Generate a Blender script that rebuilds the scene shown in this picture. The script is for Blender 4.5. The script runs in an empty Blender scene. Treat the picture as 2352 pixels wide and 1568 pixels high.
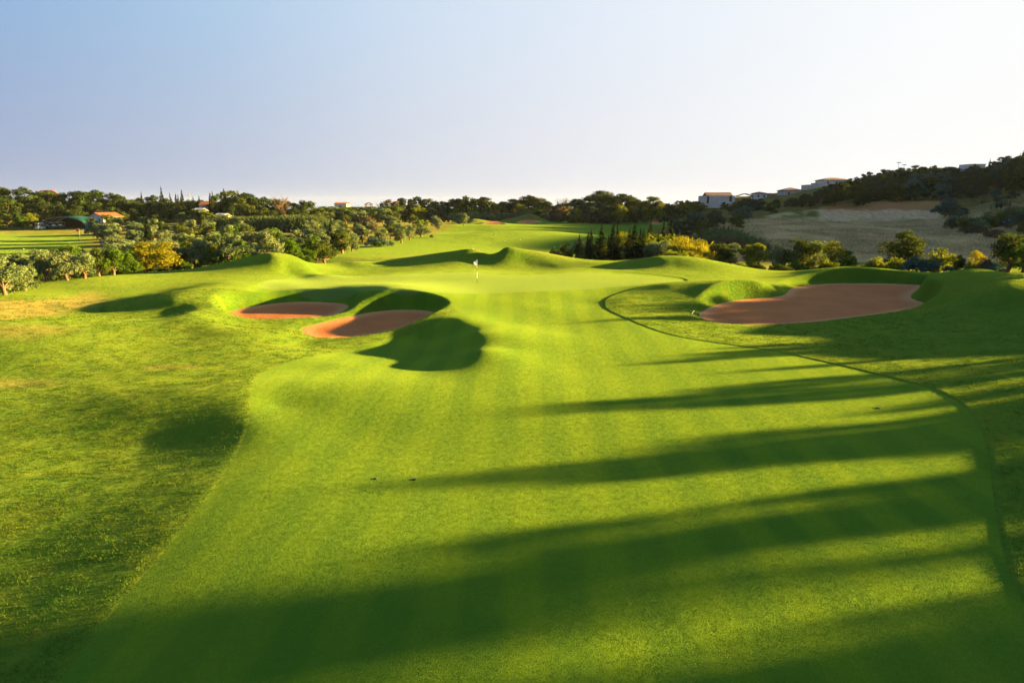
import bpy, math, random
import numpy as np
rnd = random.Random(7)
rng = np.random.default_rng(11)
C = bpy.context.scene.collection

# ---------------------------------------------------------------- camera maths
F, CU, CV = 1568.0, 1176.0, 784.0           # focal length and centre in units of a 2352 x 1568 picture
PITCH = math.radians(11.43)
H = 7.0
cP, sP = math.cos(PITCH), math.sin(PITCH)
def ray(u, v):
    r = (u - CU) / F; up = (CV - v) / F
    return r, cP + up * sP, -sP + up * cP
def at_depth(u, v, Y):                       # point on the sight line at forward distance Y
    r, fy, fz = ray(u, v); t = Y / fy
    return r * t, Y, H + fz * t
def at_height(u, v, z):
    r, fy, fz = ray(u, v); t = (z - H) / fz
    return r * t, fy * t, z
def x_of(u, Y, z=0.0):
    # forward distance Y and height z -> camera depth -> x
    d = Y * cP - (z - H) * sP
    return (u - CU) / F * d
def z_top(v, Y):
    _, fy, fz = ray(CU, v)
    return H + fz / fy * Y
def project(x, y, z):
    d = y * cP - (z - H) * sP; up = y * sP + (z - H) * cP
    return CU + F * x / d, CV - F * up / d

# ---------------------------------------------------------------- terrain control points
WC = 25.0
PZ = [  # (u, v, z): ground seen at that spot of the picture
 (-700,1900,-1.7),(300,1900,-1.4),(1176,1900,-1.3),(2000,1900,-1.1),(2900,1900,-.4),
 (-900,1300,-2.0),(0,1350,-1.85),(400,1300,-1.5),(900,1300,-1.3),(1400,1300,-1.3),(1900,1300,-1.2),(2330,1300,-1.0),(2700,1300,-.55),
 (0,1110,-1.72),(300,1110,-1.64),(600,1110,-1.36),(1000,1100,-1.3),(1500,1100,-1.25),(2000,1100,-1.12),(2290,1100,-.95),(2500,1100,-.62),
 (-600,1000,-1.7),(-30,1010,-1.55),(150,1010,-1.62),(340,1005,-1.60),(500,1000,-1.42),(620,1010,-1.31),(800,1000,-1.3),(1300,1000,-1.2),(1800,1000,-1.08),(2200,1000,-.9),(2420,1000,-.55),
 (-60,935,-1.15),(117,925,-1.12),(262,913,-.98),(350,906,-.90),(422,900,-.82),(500,892,-.77),(562,887,-.76),(703,886,-.84),(890,876,-.9),(960,878,-.95),
 (350,940,-1.1),(440,945,-1.12),(500,937,-1.03),(560,930,-.97),(575,970,-1.17),(640,930,-1.1),(760,930,-1.05),
 (1200,900,-1.0),(1500,900,-1.0),(1900,900,-.92),(2150,900,-.75),(2352,900,-.45),(2700,900,-.02),
 (-300,885,-1.3),(60,880,-1.1),(300,870,-1.08),(450,865,-1.05),(60,820,-.66),(220,830,-.85),(400,850,-1.02),(560,860,-1.0),(700,850,-1.1),
 (-60,752,0.0),(50,752,-.02),(140,752,-.12),(253,742,-.22),(330,735,-.32),
 (330,790,-.72),(430,770,-.62),(560,770,-.58),(500,810,-.85),(620,810,-.98),(640,760,-.72),(700,800,-1.2),
 (60,720,-.38),(200,722,-.48),(300,715,-.36),(400,712,-.28),
 (300,700,-.18),(398,697,.10),(480,689,.20),(562,681,.22),
 (450,718,-.10),(500,706,-.12),(520,745,-.55),
 (350,668,-.10),(200,680,-.28),(450,652,.18),(540,650,.48),
 (600,668,.06),(660,650,.15),
 # green
 (620,660,.08),(720,655,.05),(850,648,.05),(1000,645,.05),(1100,650,.05),(1200,655,.02),(1350,652,.06),(1470,648,.12),(1571,645,.2),
 (735,630,.18),(900,630,.15),(1000,625,.15),(1095,622,.16),(1190,630,.14),(1327,622,.3),(1430,627,.28),(1522,634,.25),
 (1100,672,-.12),(1250,672,-.12),(1400,668,-.12),(1100,700,-.38),(1250,705,-.48),(1360,700,-.5),(1150,740,-.66),(1300,760,-.78),(1500,800,-.88),(1250,830,-.9),
 # left bunker surrounds
 (609,671,.1),(700,668,.12),(790,669,.1),(830,666,.25),(890,663.5,.5),(940,668,.42),(985,682,.1),(1045,706,-.35),
 (518,712,-.3),(506,728,-.45),(530,750,-.75),(609,756,-.95),(694,748,-1.0),(670,762,-1.05),(690,785,-1.22),(760,792,-1.25),(850,790,-1.28),(950,770,-1.2),
 (770,738,-.75),(830,716,-.55),(770,690,-.5),
 (1112,805,-.60),(1088,765,-.50),(1060,735,-.44),(1030,770,-1.05),(1030,812,-1.2),(900,812,-1.4),(810,805,-1.4),(1010,790,-1.2),(960,775,-1.3),(770,835,-1.16),(880,848,-1.2),(1000,846,-1.12),
 (1165,800,-.72),
 # right knob, big bunker rim
 (1440,690,-.28),(1500,690,-.3),(1540,655,.4),(1600,649,.6),(1665,645,.78),(1733,642,.92),(1771,645,.8),(1790,662,.15),
 (1600,690,-.3),(1560,715,-.55),(1590,745,-.8),(1710,765,-.95),(1860,758,-.92),(2031,738,-.8),(2110,722,-.62),(2150,706,-.35),
 (1450,735,-.6),(1550,775,-.82),(1750,795,-.85),(1967,825,-.75),(2100,800,-.6),(2200,770,-.25),(2352,760,-.02),(2600,760,.6),
 (2180,690,.1),(2120,690,-.1),(2352,700,.7),(2300,660,1.5),(2500,700,1.4),(2200,650,1.0),
 (1830,652,.0),
]
QY = [  # (u, Y, z): ground at a forward distance, mostly hidden hollows and far land
 (-1500,8,-2.2),(-1500,40,-1.5),(4500,12,.6),(5200,16,1.0),(3600,25,.5),(4200,30,1.2),(3500,45,1.7),
 (-1200,70,-1),(-1200,120,-1.5),(-1200,250,1),
 (0,50,-.1),(100,54,-.1),
 (100,75,-1.6),(300,88,-1.9),(0,90,-1.9),(500,90,-1.4),(640,88,-1.3),(740,88,-1.1),
 (790,77,.05),(740,75,.3),
 (620,98,-1.6),
 (1520,84,-.5),(1600,92,-1.6),(1400,90,-1.2),(1343,90,-1.0),(1750,80,-1.0),(1900,82,-1.4),(2100,84,-1.4),(2300,84,-1.2),(2600,84,.5),
 (1500,105,-2.0),(1800,105,-2.2),(2100,105,-2.0),(2350,110,-1.4),(1300,100,-1.2),
 (0,120,-2.2),(150,120,-2.1),(0,170,-1.7),(150,170,-1.7),(-200,150,-1.5),(350,150,-1),(600,150,-1.2),(300,210,.4),(0,215,.5),(600,220,0),
 (0,300,3.0),(300,300,2.5),(600,300,.5),
 (-600,300,5),
 (800,100,-.7),(900,120,-1.0),(1000,100,-.6),(1000,130,-1.1),(1150,110,-.9),(850,160,-.8),(800,220,-.4),
 (1000,170,-.7),(1200,138,-1.4),(1350,140,-1.5),(1100,195,-.7),(1300,200,-.6),(1450,190,-.8),
 (1500,140,-1.8),(1600,170,-1.6),(1600,240,0),
 (1100,260,0),(1300,260,0),(1450,260,0),(1550,250,.4),(1000,260,0),
 (800,400,-4),(1100,400,-7),(1400,400,-5),(1050,320,-2),(1200,320,-2.5),(1350,320,-2),(1480,310,-1),(1000,600,-6),(1300,600,-6),(300,600,2),(1600,600,6),
 (1700,130,-2.0),(1700,170,-.4),(1720,210,1.6),(1900,130,-1.6),(1900,170,.1),(1900,205,1.5),(1900,213,1.9),(1900,220,5.2),(2030,213,2.1),(2030,220,6.2),(2140,212,2.6),(2140,219,6.4),(2100,130,-1.2),(2100,170,.4),(2100,205,2.0),
 (2250,150,.6),(2350,130,-.3),(2350,170,3),(2250,190,4),
 (1650,260,2.5),(1750,270,5.0),(1850,232,5.8),(2000,232,7.4),(2150,232,8.2),(2300,230,11),
 (1680,330,9),(1800,320,11),(1900,310,14.5),(2000,300,15.0),(2100,290,15.5),(2200,290,17),(2300,280,19),(2400,280,21.5),(2700,280,26),(3400,280,30),
 (2700,170,19),(2900,200,26),(2700,120,6),(3400,120,10),(3600,70,3.5),
 (2000,450,15),(2600,500,30),(1600,450,8),(3300,500,36),
 (-1500,700,5),(0,900,-8),(1000,1100,-24),(2000,1100,-10),(3500,1100,10),(1000,1800,-40),(-3000,1800,-40),(2500,1800,-40),(4000,1800,-40),(300,1300,-28),
]
LM = [  # (u, v, Y): crest points with a chosen distance
 (230,645,60),(330,626,70),(430,618,73),(500,610,70),(560,600.5,68.5),(600,598,68),(640,597,68),(700,602,70.5),
 (600,625,65.5),(660,622,67.5),(720,620,70.5),
 (819,601,79),(870,604,80),(911,604,80),(960,594,81),(1028,579,82),(1090,572,81),(1160,568.5,80.5),(1200,572,81),(1245,580,81),(1288,593,79.5),(1343,606,76),
 (1386,603.6,76),(1434,603,75.5),(1470,596.5,75),(1505,590.5,74.5),(1550,589.5,74),(1600,595,73),(1646,604,72),(1704,619,70.5),(1740,627.5,69.5),(1783,628.5,68.5),(1841,622,68),
 (1899,615,67.5),(1931,612,67),(1975,613,66),(2025,618,65),(2084,627,63.5),(2150,633,62),(2194,622,58),(2241,616,56),(2283,621,56),(2352,634,55),(2500,650,54),
 (1100,600,78),(1200,600,78),(1150,585,81),(870,618,75.5),(1000,612,76),
 (1450,612,73),(1550,610,71),(1600,620,69),(1650,630,66.5),
 # far dunes with bunkers
 (1050,517,225),(1088,515,236),(1140,514,245),(1200,513,262),(1320,514,272),(1260,514,262),(1150,520,205),(1400,521,215),(1250,519,225),(1190,531,163),(1120,534,160),(1270,533,162),
 (1230,516,240),(1400,516,262),(1480,512,255),(1530,507,255),(1570,503,258),
]
def _pts():
    P = []
    for u, v, z in PZ:
        x, y, zz = at_height(u, v, z); P.append((x, y, zz))
    for u, Y, z in QY: P.append((x_of(u, Y, z), Y, z))
    for u, v, Y in LM: P.append(at_depth(u, v, Y))
    return np.array(P)
PTS = _pts()
def dom(x, y):
    W = y + WC
    return np.stack([x / W * 1.0, np.log(W)], -1)
_D = dom(PTS[:, 0], PTS[:, 1])
def _k(r2): return np.where(r2 > 0, .5 * r2 * np.log(np.maximum(r2, 1e-20)), 0)
n = len(_D)
_A = np.zeros((n + 3, n + 3)); _r2 = ((_D[:, None] - _D[None]) ** 2).sum(-1)
_A[:n, :n] = _k(_r2) + np.eye(n) * 2e-6
_A[:n, n:] = np.c_[np.ones(n), _D]; _A[n:, :n] = _A[:n, n:].T
_w = np.linalg.solve(_A, np.r_[PTS[:, 2], 0, 0, 0])
def tps(q):
    out = np.empty(len(q))
    for i in range(0, len(q), 20000):
        s = q[i:i + 20000]
        r2 = (s[:, 0:1] - _D[None, :, 0]) ** 2 + (s[:, 1:2] - _D[None, :, 1]) ** 2
        out[i:i + 20000] = _k(r2) @ _w[:n] + _w[n] + s @ _w[n + 1:]
    return out

# grid in (a, b) = (x/W, log W)
def smooth(t): t = np.clip(t, 0, 1); return t * t * (3 - 2 * t)
a_in = np.arange(-.78, .78001, .0024)
a_out = .78 + np.cumsum(np.minimum(.003 * 1.09 ** np.arange(60), .06)); 
A_AX = np.r_[-a_out[::-1], a_in, a_out]
b0, b1, b2 = math.log(6.0), math.log(30.0), math.log(110.0)
B_AX = np.r_[np.linspace(b0, b1, 60, endpoint=False), np.arange(b1, b2, .0022), np.arange(b2, math.log(340), .0034), np.linspace(math.log(341), math.log(2400), 120)]
NA, NB = len(A_AX), len(B_AX)
# coarse evaluation then bicubic-like (Catmull) refinement
def coarse_eval():
    ca = np.linspace(A_AX[0], A_AX[-1], 2 + int((A_AX[-1] - A_AX[0]) / .008)); cb = np.linspace(b0, B_AX[-1], 2 + int((B_AX[-1] - b0) / .0075))
    G = tps(np.stack(np.meshgrid(ca, cb, indexing='xy'), -1).reshape(-1, 2)).reshape(len(cb), len(ca))
    def cr(G, c, ax):                        # Catmull-Rom along axis 1
        t = (ax - c[0]) / (c[1] - c[0]); i = np.clip(t.astype(int), 1, len(c) - 3); f = t - i
        p0, p1, p2, p3 = G[:, i - 1], G[:, i], G[:, i + 1], G[:, i + 2]
        return p1 + .5 * f * (p2 - p0 + f * (2 * p0 - 5 * p1 + 4 * p2 - p3 + f * (3 * (p1 - p2) + p3 - p0)))
    G = cr(G, ca, A_AX); return cr(G.T, cb, B_AX).T
Z0 = coarse_eval()                            # NB x NA
Wg = np.exp(B_AX)[:, None]
GX = A_AX[None] * Wg; GY = np.repeat(Wg - WC, NA, 1)

def vnoise(x, y, scale, seed, octaves=3):
    out = np.zeros(np.shape(x)); amp = 1.0; s = scale
    for o in range(octaves):
        r = np.random.default_rng(seed + o); T = r.random((256, 256))
        fx = x / s + 1000.3; fy = y / s + 977.7
        ix = np.floor(fx).astype(int); iy = np.floor(fy).astype(int)
        tx = smooth(fx - ix); ty = smooth(fy - iy)
        g = lambda a, b: T[a % 256, b % 256]
        out += amp * ((g(ix, iy) * (1 - tx) + g(ix + 1, iy) * tx) * (1 - ty) + (g(ix, iy + 1) * (1 - tx) + g(ix + 1, iy + 1) * tx) * ty - .5)
        amp *= .5; s /= 2.1
    return out
# smoothing keeps the crease lines soft: none needed (thin plate)

def polyline_smooth(P, closed=True, it=3):
    P = np.array(P, float)
    for _ in range(it):
        Q = np.roll(P, -1, 0)
        if closed: P = np.stack([.75 * P + .25 * Q, .25 * P + .75 * Q], 1).reshape(-1, 2)
        else:
            P = np.r_[P[:1], np.stack([.75 * P[:-1] + .25 * Q[:-1], .25 * P[:-1] + .75 * Q[:-1]], 1).reshape(-1, 2), P[-1:]]
    return P
def sdf(poly, X, Y, reach):
    """signed distance (positive inside), computed near the polygon only"""
    P = np.array(poly); out = np.full(X.shape, -1e3)
    m = (X > P[:, 0].min() - reach) & (X < P[:, 0].max() + reach) & (Y > P[:, 1].min() - reach) & (Y < P[:, 1].max() + reach)
    x = X[m]; y = Y[m]; d2 = np.full(x.shape, 1e12); ins = np.zeros(x.shape, bool)
    for (ax, ay), (bx, by) in zip(P, np.roll(P, -1, 0)):
        ex, ey = bx - ax, by - ay; L = ex * ex + ey * ey + 1e-12
        t = np.clip(((x - ax) * ex + (y - ay) * ey) / L, 0, 1)
        d2 = np.minimum(d2, (x - ax - t * ex) ** 2 + (y - ay - t * ey) ** 2)
        c = ((ay > y) != (by > y))
        if abs(ey) > 1e-12: ins ^= c & (x < ex * (y - ay) / ey + ax)
    d = np.sqrt(d2); out[m] = np.where(ins, d, -d); return out

# bunkers: outline in picture coordinates, depth of floor plane z = c0 + c1*(Y-Ym)
BUNKERS = {
 'left': dict(out=[(518,727),(530,734),(562,739.5),(609,738.5),(694,734),(750,731.5),(787,720),(806,703),(773,697.7),(703,694.5),(633,698.7),(562,708),(530,717.5)], zf=-1.15, zb=-.85, vf=739, vb=695),
 'mid': dict(out=[(691,760),(698,771),(722,779.8),(769,781),(820,778),(890.6,766.7),(951,751),(1003,727),(998,718.8),(961,714),(890,713.7),(820,724.5),(750,740.9),(703,752)], zf=-1.45, zb=-1.05, vf=781, vb=714),
 'right': dict(out=[(1603,722),(1612,737),(1646,746.6),(1710,750.5),(1774,750.5),(1860,745),(1945,734.7),(2031,724),(2107,711),(2137,701),(2088,687.7),(2100,672),(2129,657.8),(2095,655.6),(2031,653.5),(1937,652),(1860,655.6),(1813,664),(1804,679),(1774,685.5),(1710,688.5),(1655,698),(1621,711)], zf=-1.1, zb=-.5, vf=750, vb=654),
}
FAR_B = {'far_a': (1108, 1159, 511, 524, 226, 234), 'far_b': (1190, 1243, 507, 513.5, 244, 256), 'far_c': (1296, 1340, 508, 515, 255, 268), 'far_d': (1495, 1521, 510, 516, 240, 250)}
for k, (ua, ub, vb, vf, yf, yb) in FAR_B.items():
    zf, zb = z_top(vf, yf), z_top(vb, yb); w = []
    for i in range(20):
        t = 2 * math.pi * i / 20; y = (yf + yb) / 2 + (yb - yf) / 2 * math.sin(t) * (1 - .12 * math.cos(t * 2))
        w.append((x_of((ua + ub) / 2 + (ub - ua) / 2 * math.cos(t), y, zf), y))
    BUNKERS[k] = dict(plane=(yf, zf, (zb - zf) / (yb - yf)), zf=zf, poly=np.array(w))
for b in BUNKERS.values():
    if 'out' not in b: continue
    yf = at_height(1176, b['vf'], b['zf'])[1]; yb = at_height(1176, b['vb'], b['zb'])[1]
    b['plane'] = (yf, b['zf'], (b['zb'] - b['zf']) / (yb - yf))
    w = []
    for u, v in b['out']:
        z = b['zf'] + (b['zb'] - b['zf']) * (b['vf'] - v) / (b['vf'] - b['vb'])
        for _ in range(6):
            x, y, _z = at_height(u, v, z); z = b['zf'] + b['plane'][2] * (y - yf)
        w.append((x, y))
    b['poly'] = polyline_smooth(w, it=2)
def bunker_floor(b, y): return b['zf'] + b['plane'][2] * (y - b['plane'][0])

def px_poly(pts, z=None):
    """picture outline -> ground outline, on the terrain"""
    out = []
    for u, v in pts:
        zz = -1.0
        for _ in range(12):
            x, y, _q = at_height(u, min(v, 1900), zz); zz = .5 * zz + .5 * float(tps(dom(np.array([x]), np.array([y])))[0])
        out.append((x, y))
    return out
FAIRWAY_PX = [(1475,659),(1420,672),(1388,686),(1383,700),(1399,715),(1458,740),(1540,769),(1646,786),(1774,803),(1860,822),(1967,846),(2073,872),(2138,888),(2200,917),(2245,955),(2272,1010),(2283,1080),(2296,1180),(2318,1280),(2350,1360),(2420,1480),(2560,1700),(2700,1890),
 (-200,1890),(60,1650),(230,1420),(400,1230),(480,1130),(540,1040),(570,960),(572,890),(592,856),(656,835),(750,811),(880,778),(1000,745),(1055,717),(1040,701),(990,690),(950,681),(905,676),(830,676),(700,675),(600,672),
 (560,664),(560,652),(640,634),(735,627.5),(900,627.5),(1000,622.5),(1095,619.5),(1190,627.5),(1327,619),(1430,624.5),(1530,632),(1585,641),(1560,648)]
GREEN_PX = [(590,655),(610,662),(700,666),(830,666),(900,668),(1000,672),(1100,673),(1250,668),(1400,659),(1500,651),(1571,644),(1571,641),(1522,635),(1430,628.5),(1327,623),(1250,629),(1190,632),(1130,629),(1095,624),(1000,626.5),(900,631.5),(735,632),(640,640),(600,647)]
fair_poly = polyline_smooth(px_poly(FAIRWAY_PX), it=2)
green_poly = polyline_smooth(px_poly(GREEN_PX), it=2)
SD_F = sdf(fair_poly, GX, GY, 6.0); SD_G = sdf(green_poly, GX, GY, 6.0)
for b in BUNKERS.values(): b['sd'] = sdf(b['poly'], GX, GY, 4.0)

# terrain height
dist = np.sqrt(GX ** 2 + GY ** 2)
rough_amt = 1 - smooth((SD_F + 3.2) / 3.4)
und = vnoise(GX, GY, 6.0, 3, 3) * .06 + vnoise(GX, GY, 1.1, 9, 2) * .014
ZB = Z0 + und * rough_amt * np.clip(dist / 60, .6, 1.5) + vnoise(GX, GY, 9.0, 21, 2) * .06 * (1 - rough_amt) * (1 - smooth((SD_G + 2) / 3))
far = smooth((GY - 110) / 100)
ZB = ZB + far * vnoise(GX, GY, 26.0, 5, 4) * .35
for u_, v_, y_, rx_, ry_ in [(1088, 503.5, 240, 4.4, 5.0), (1132, 509.5, 240, 5.0, 4.5), (1205, 500.5, 262, 6.5, 5), (1228, 502, 264, 5.5, 4), (1320, 504.5, 275, 6.0, 5), (1158, 508, 262, 5.0, 5), (1505, 504, 256, 7, 4)]:
    x_ = x_of(u_, y_, 1); h_ = z_top(v_, y_) - float(tps(dom(np.array([x_]), np.array([y_])))[0])
    ZB = ZB + max(h_, .3) * np.exp(-(((GX - x_) / rx_) ** 2 + ((GY - y_) / ry_) ** 2))
for b in BUNKERS.values():
    fl = bunker_floor(b, GY); d = -b['sd']     # d>0 outside
    reach = 1.1 if 'out' in b else 3.0
    k = smooth(d / reach)
    near = d < reach
    lip = fl + .15
    ZB = np.where(near & (d >= 0), lip + (ZB - lip) * k, ZB)
    ZB = np.where(d < 0, fl + .15 - smooth(-d / (.25 if 'out' in b else 1.0)) * (.45 if 'out' in b else .9), ZB)
    b['sand'] = fl + .09 * (1 - smooth((-d) / 1.6)) ** 2 + .03 * vnoise(GX, GY, 2.2, 77, 3) + .05 * np.clip((-d) * -.2, -.3, 0)
SIDE = smooth((GX + 1) / 6)
LIP = .003 + .021 * smooth((GX + 1) / 6)
Z_ROUGH = ZB - smooth((SD_F - .01) / (1.1 - .8 * SIDE)) * .12         # sinks under the fairway sheet
Z_FAIR = ZB - LIP - smooth((SD_G + .05) / .2) * .06
Z_GREEN = ZB - LIP - .012
Z_TOP = np.maximum(Z_ROUGH, np.where(SD_F > 0, Z_FAIR, -99))

def _idx(ax, t):
    i = np.clip(np.searchsorted(ax, t) - 1, 0, len(ax) - 2); return i, (t - ax[i]) / (ax[i + 1] - ax[i])
def hz(x, y):
    W = max(y + WC, 6.1); i, f = _idx(A_AX, x / W); j, g = _idx(B_AX, math.log(W))
    f = min(max(f, 0), 1); g = min(max(g, 0), 1); Z = Z_TOP
    return float((Z[j, i] * (1 - f) + Z[j, i + 1] * f) * (1 - g) + (Z[j + 1, i] * (1 - f) + Z[j + 1, i + 1] * f) * g)

# ---------------------------------------------------------------- object helpers
def tag(o, label=None, cat=None, group=None, kind=None):
    if label: o['label'] = label
    if cat: o['category'] = cat
    if group: o['group'] = group
    if kind: o['kind'] = kind
    return o
def link(name, me, parent=None):
    o = bpy.data.objects.new(name, me); C.objects.link(o)
    if parent is not None: o.parent = parent
    return o
def empty(name, loc, rz=0.0, s=1.0):
    o = bpy.data.objects.new(name, None); C.objects.link(o)
    o.location = loc; o.rotation_euler = (0, 0, rz); o.scale = (s, s, s) if not isinstance(s, tuple) else s
    o.empty_display_size = .2
    return o
def np_mesh(name, V, Fq, mats=(), smooth_=True, midx=None):
    me = bpy.data.meshes.new(name); V = np.asarray(V, np.float32); Fq = np.asarray(Fq, np.int32)
    k = Fq.shape[1]
    me.vertices.add(len(V)); me.vertices.foreach_set('co', V.ravel())
    me.loops.add(Fq.size); me.loops.foreach_set('vertex_index', Fq.ravel())
    me.polygons.add(len(Fq)); me.polygons.foreach_set('loop_start', np.arange(0, Fq.size, k, dtype=np.int32))
    me.polygons.foreach_set('loop_total', np.full(len(Fq), k, np.int32))
    for m in mats: me.materials.append(m)
    if midx is not None: me.polygons.foreach_set('material_index', np.asarray(midx, np.int32))
    me.polygons.foreach_set('use_smooth', np.full(len(Fq), smooth_, bool))
    me.update(calc_edges=True); me.validate()
    return me
def grid_mesh(name, Z, mask, mats, attrs=None):
    """mask: NB-1 x NA-1 faces kept"""
    idx = np.arange(NB * NA).reshape(NB, NA)
    q = np.stack([idx[:-1, :-1], idx[:-1, 1:], idx[1:, 1:], idx[1:, :-1]], -1)[mask]
    used = np.unique(q); rem = np.full(NB * NA, -1); rem[used] = np.arange(len(used))
    V = np.stack([GX.ravel()[used], GY.ravel()[used], Z.ravel()[used]], -1)
    me = np_mesh(name, V, rem[q], mats)
    for k, arr in (attrs or {}).items():
        at = me.attributes.new(k, 'FLOAT', 'POINT'); at.data.foreach_set('value', arr.ravel()[used].astype(np.float32))
    return me
def face_max(S): return np.maximum(np.maximum(S[:-1, :-1], S[1:, :-1]), np.maximum(S[:-1, 1:], S[1:, 1:]))
# ---------------------------------------------------------------- materials
def mat(name):
    m = bpy.data.materials.new(name); m.use_nodes = True; nt = m.node_tree
    for nd in list(nt.nodes): nt.nodes.remove(nd)
    out = nt.nodes.new('ShaderNodeOutputMaterial'); return m, nt, out
class N:
    """small node builder"""
    def __init__(s, nt): s.nt = nt
    def new(s, t, **kw):
        nd = s.nt.nodes.new(t)
        for k, v in kw.items(): setattr(nd, k, v)
        return nd
    def put(s, nd, i, v):
        if v is None: return
        if hasattr(v, 'links') or isinstance(v, bpy.types.NodeSocket): s.nt.links.new(v, nd.inputs[i])
        else: nd.inputs[i].default_value = v
    def math(s, op, a, b=None, c=None, clamp=False):
        nd = s.new('ShaderNodeMath', operation=op); nd.use_clamp = clamp
        s.put(nd, 0, a); s.put(nd, 1, b); s.put(nd, 2, c); return nd.outputs[0]
    def mix(s, f, a, b, blend='MIX'):
        nd = s.new('ShaderNodeMix', data_type='RGBA', blend_type=blend)
        s.put(nd, 0, f); s.put(nd, 6, a); s.put(nd, 7, b); return nd.outputs[2]
    def noise(s, vec, scale, detail=3, rough=.55):
        nd = s.new('ShaderNodeTexNoise'); s.put(nd, 'Vector', vec); nd.inputs['Scale'].default_value = scale
        nd.inputs['Detail'].default_value = detail; nd.inputs['Roughness'].default_value = rough; return nd.outputs[0]
    def ramp(s, f, lo, hi, a=0.0, b=1.0):
        nd = s.new('ShaderNodeMapRange'); nd.interpolation_type = 'SMOOTHSTEP'
        s.put(nd, 0, f); s.put(nd, 1, lo); s.put(nd, 2, hi); s.put(nd, 3, a); s.put(nd, 4, b); return nd.outputs[0]
    def attr(s, name): nd = s.new('ShaderNodeAttribute', attribute_name=name); return nd.outputs['Fac']
    def pos(s): return s.new('ShaderNodeNewGeometry').outputs['Position']
    def obj(s): return s.new('ShaderNodeTexCoord').outputs['Object']
    def scale(s, vec, v):
        nd = s.new('ShaderNodeMapping'); s.put(nd, 0, vec); nd.inputs['Scale'].default_value = v; return nd.outputs[0]
    def bump(s, h, dist, strength=1.0, normal=None):
        nd = s.new('ShaderNodeBump'); s.put(nd, 'Height', h); nd.inputs['Distance'].default_value = dist
        nd.inputs['Strength'].default_value = strength; s.put(nd, 'Normal', normal); return nd.outputs[0]
    def bsdf(s, col, rough=.9, spec=.2, normal=None, **kw):
        nd = s.new('ShaderNodeBsdfPrincipled'); s.put(nd, 'Base Color', col); s.put(nd, 'Roughness', rough)
        s.put(nd, 'Specular IOR Level', spec); s.put(nd, 'Normal', normal)
        for k, v in kw.items(): s.put(nd, k, v)
        return nd.outputs[0]
def rgb(r, g, b): return (r, g, b, 1.0)

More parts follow.
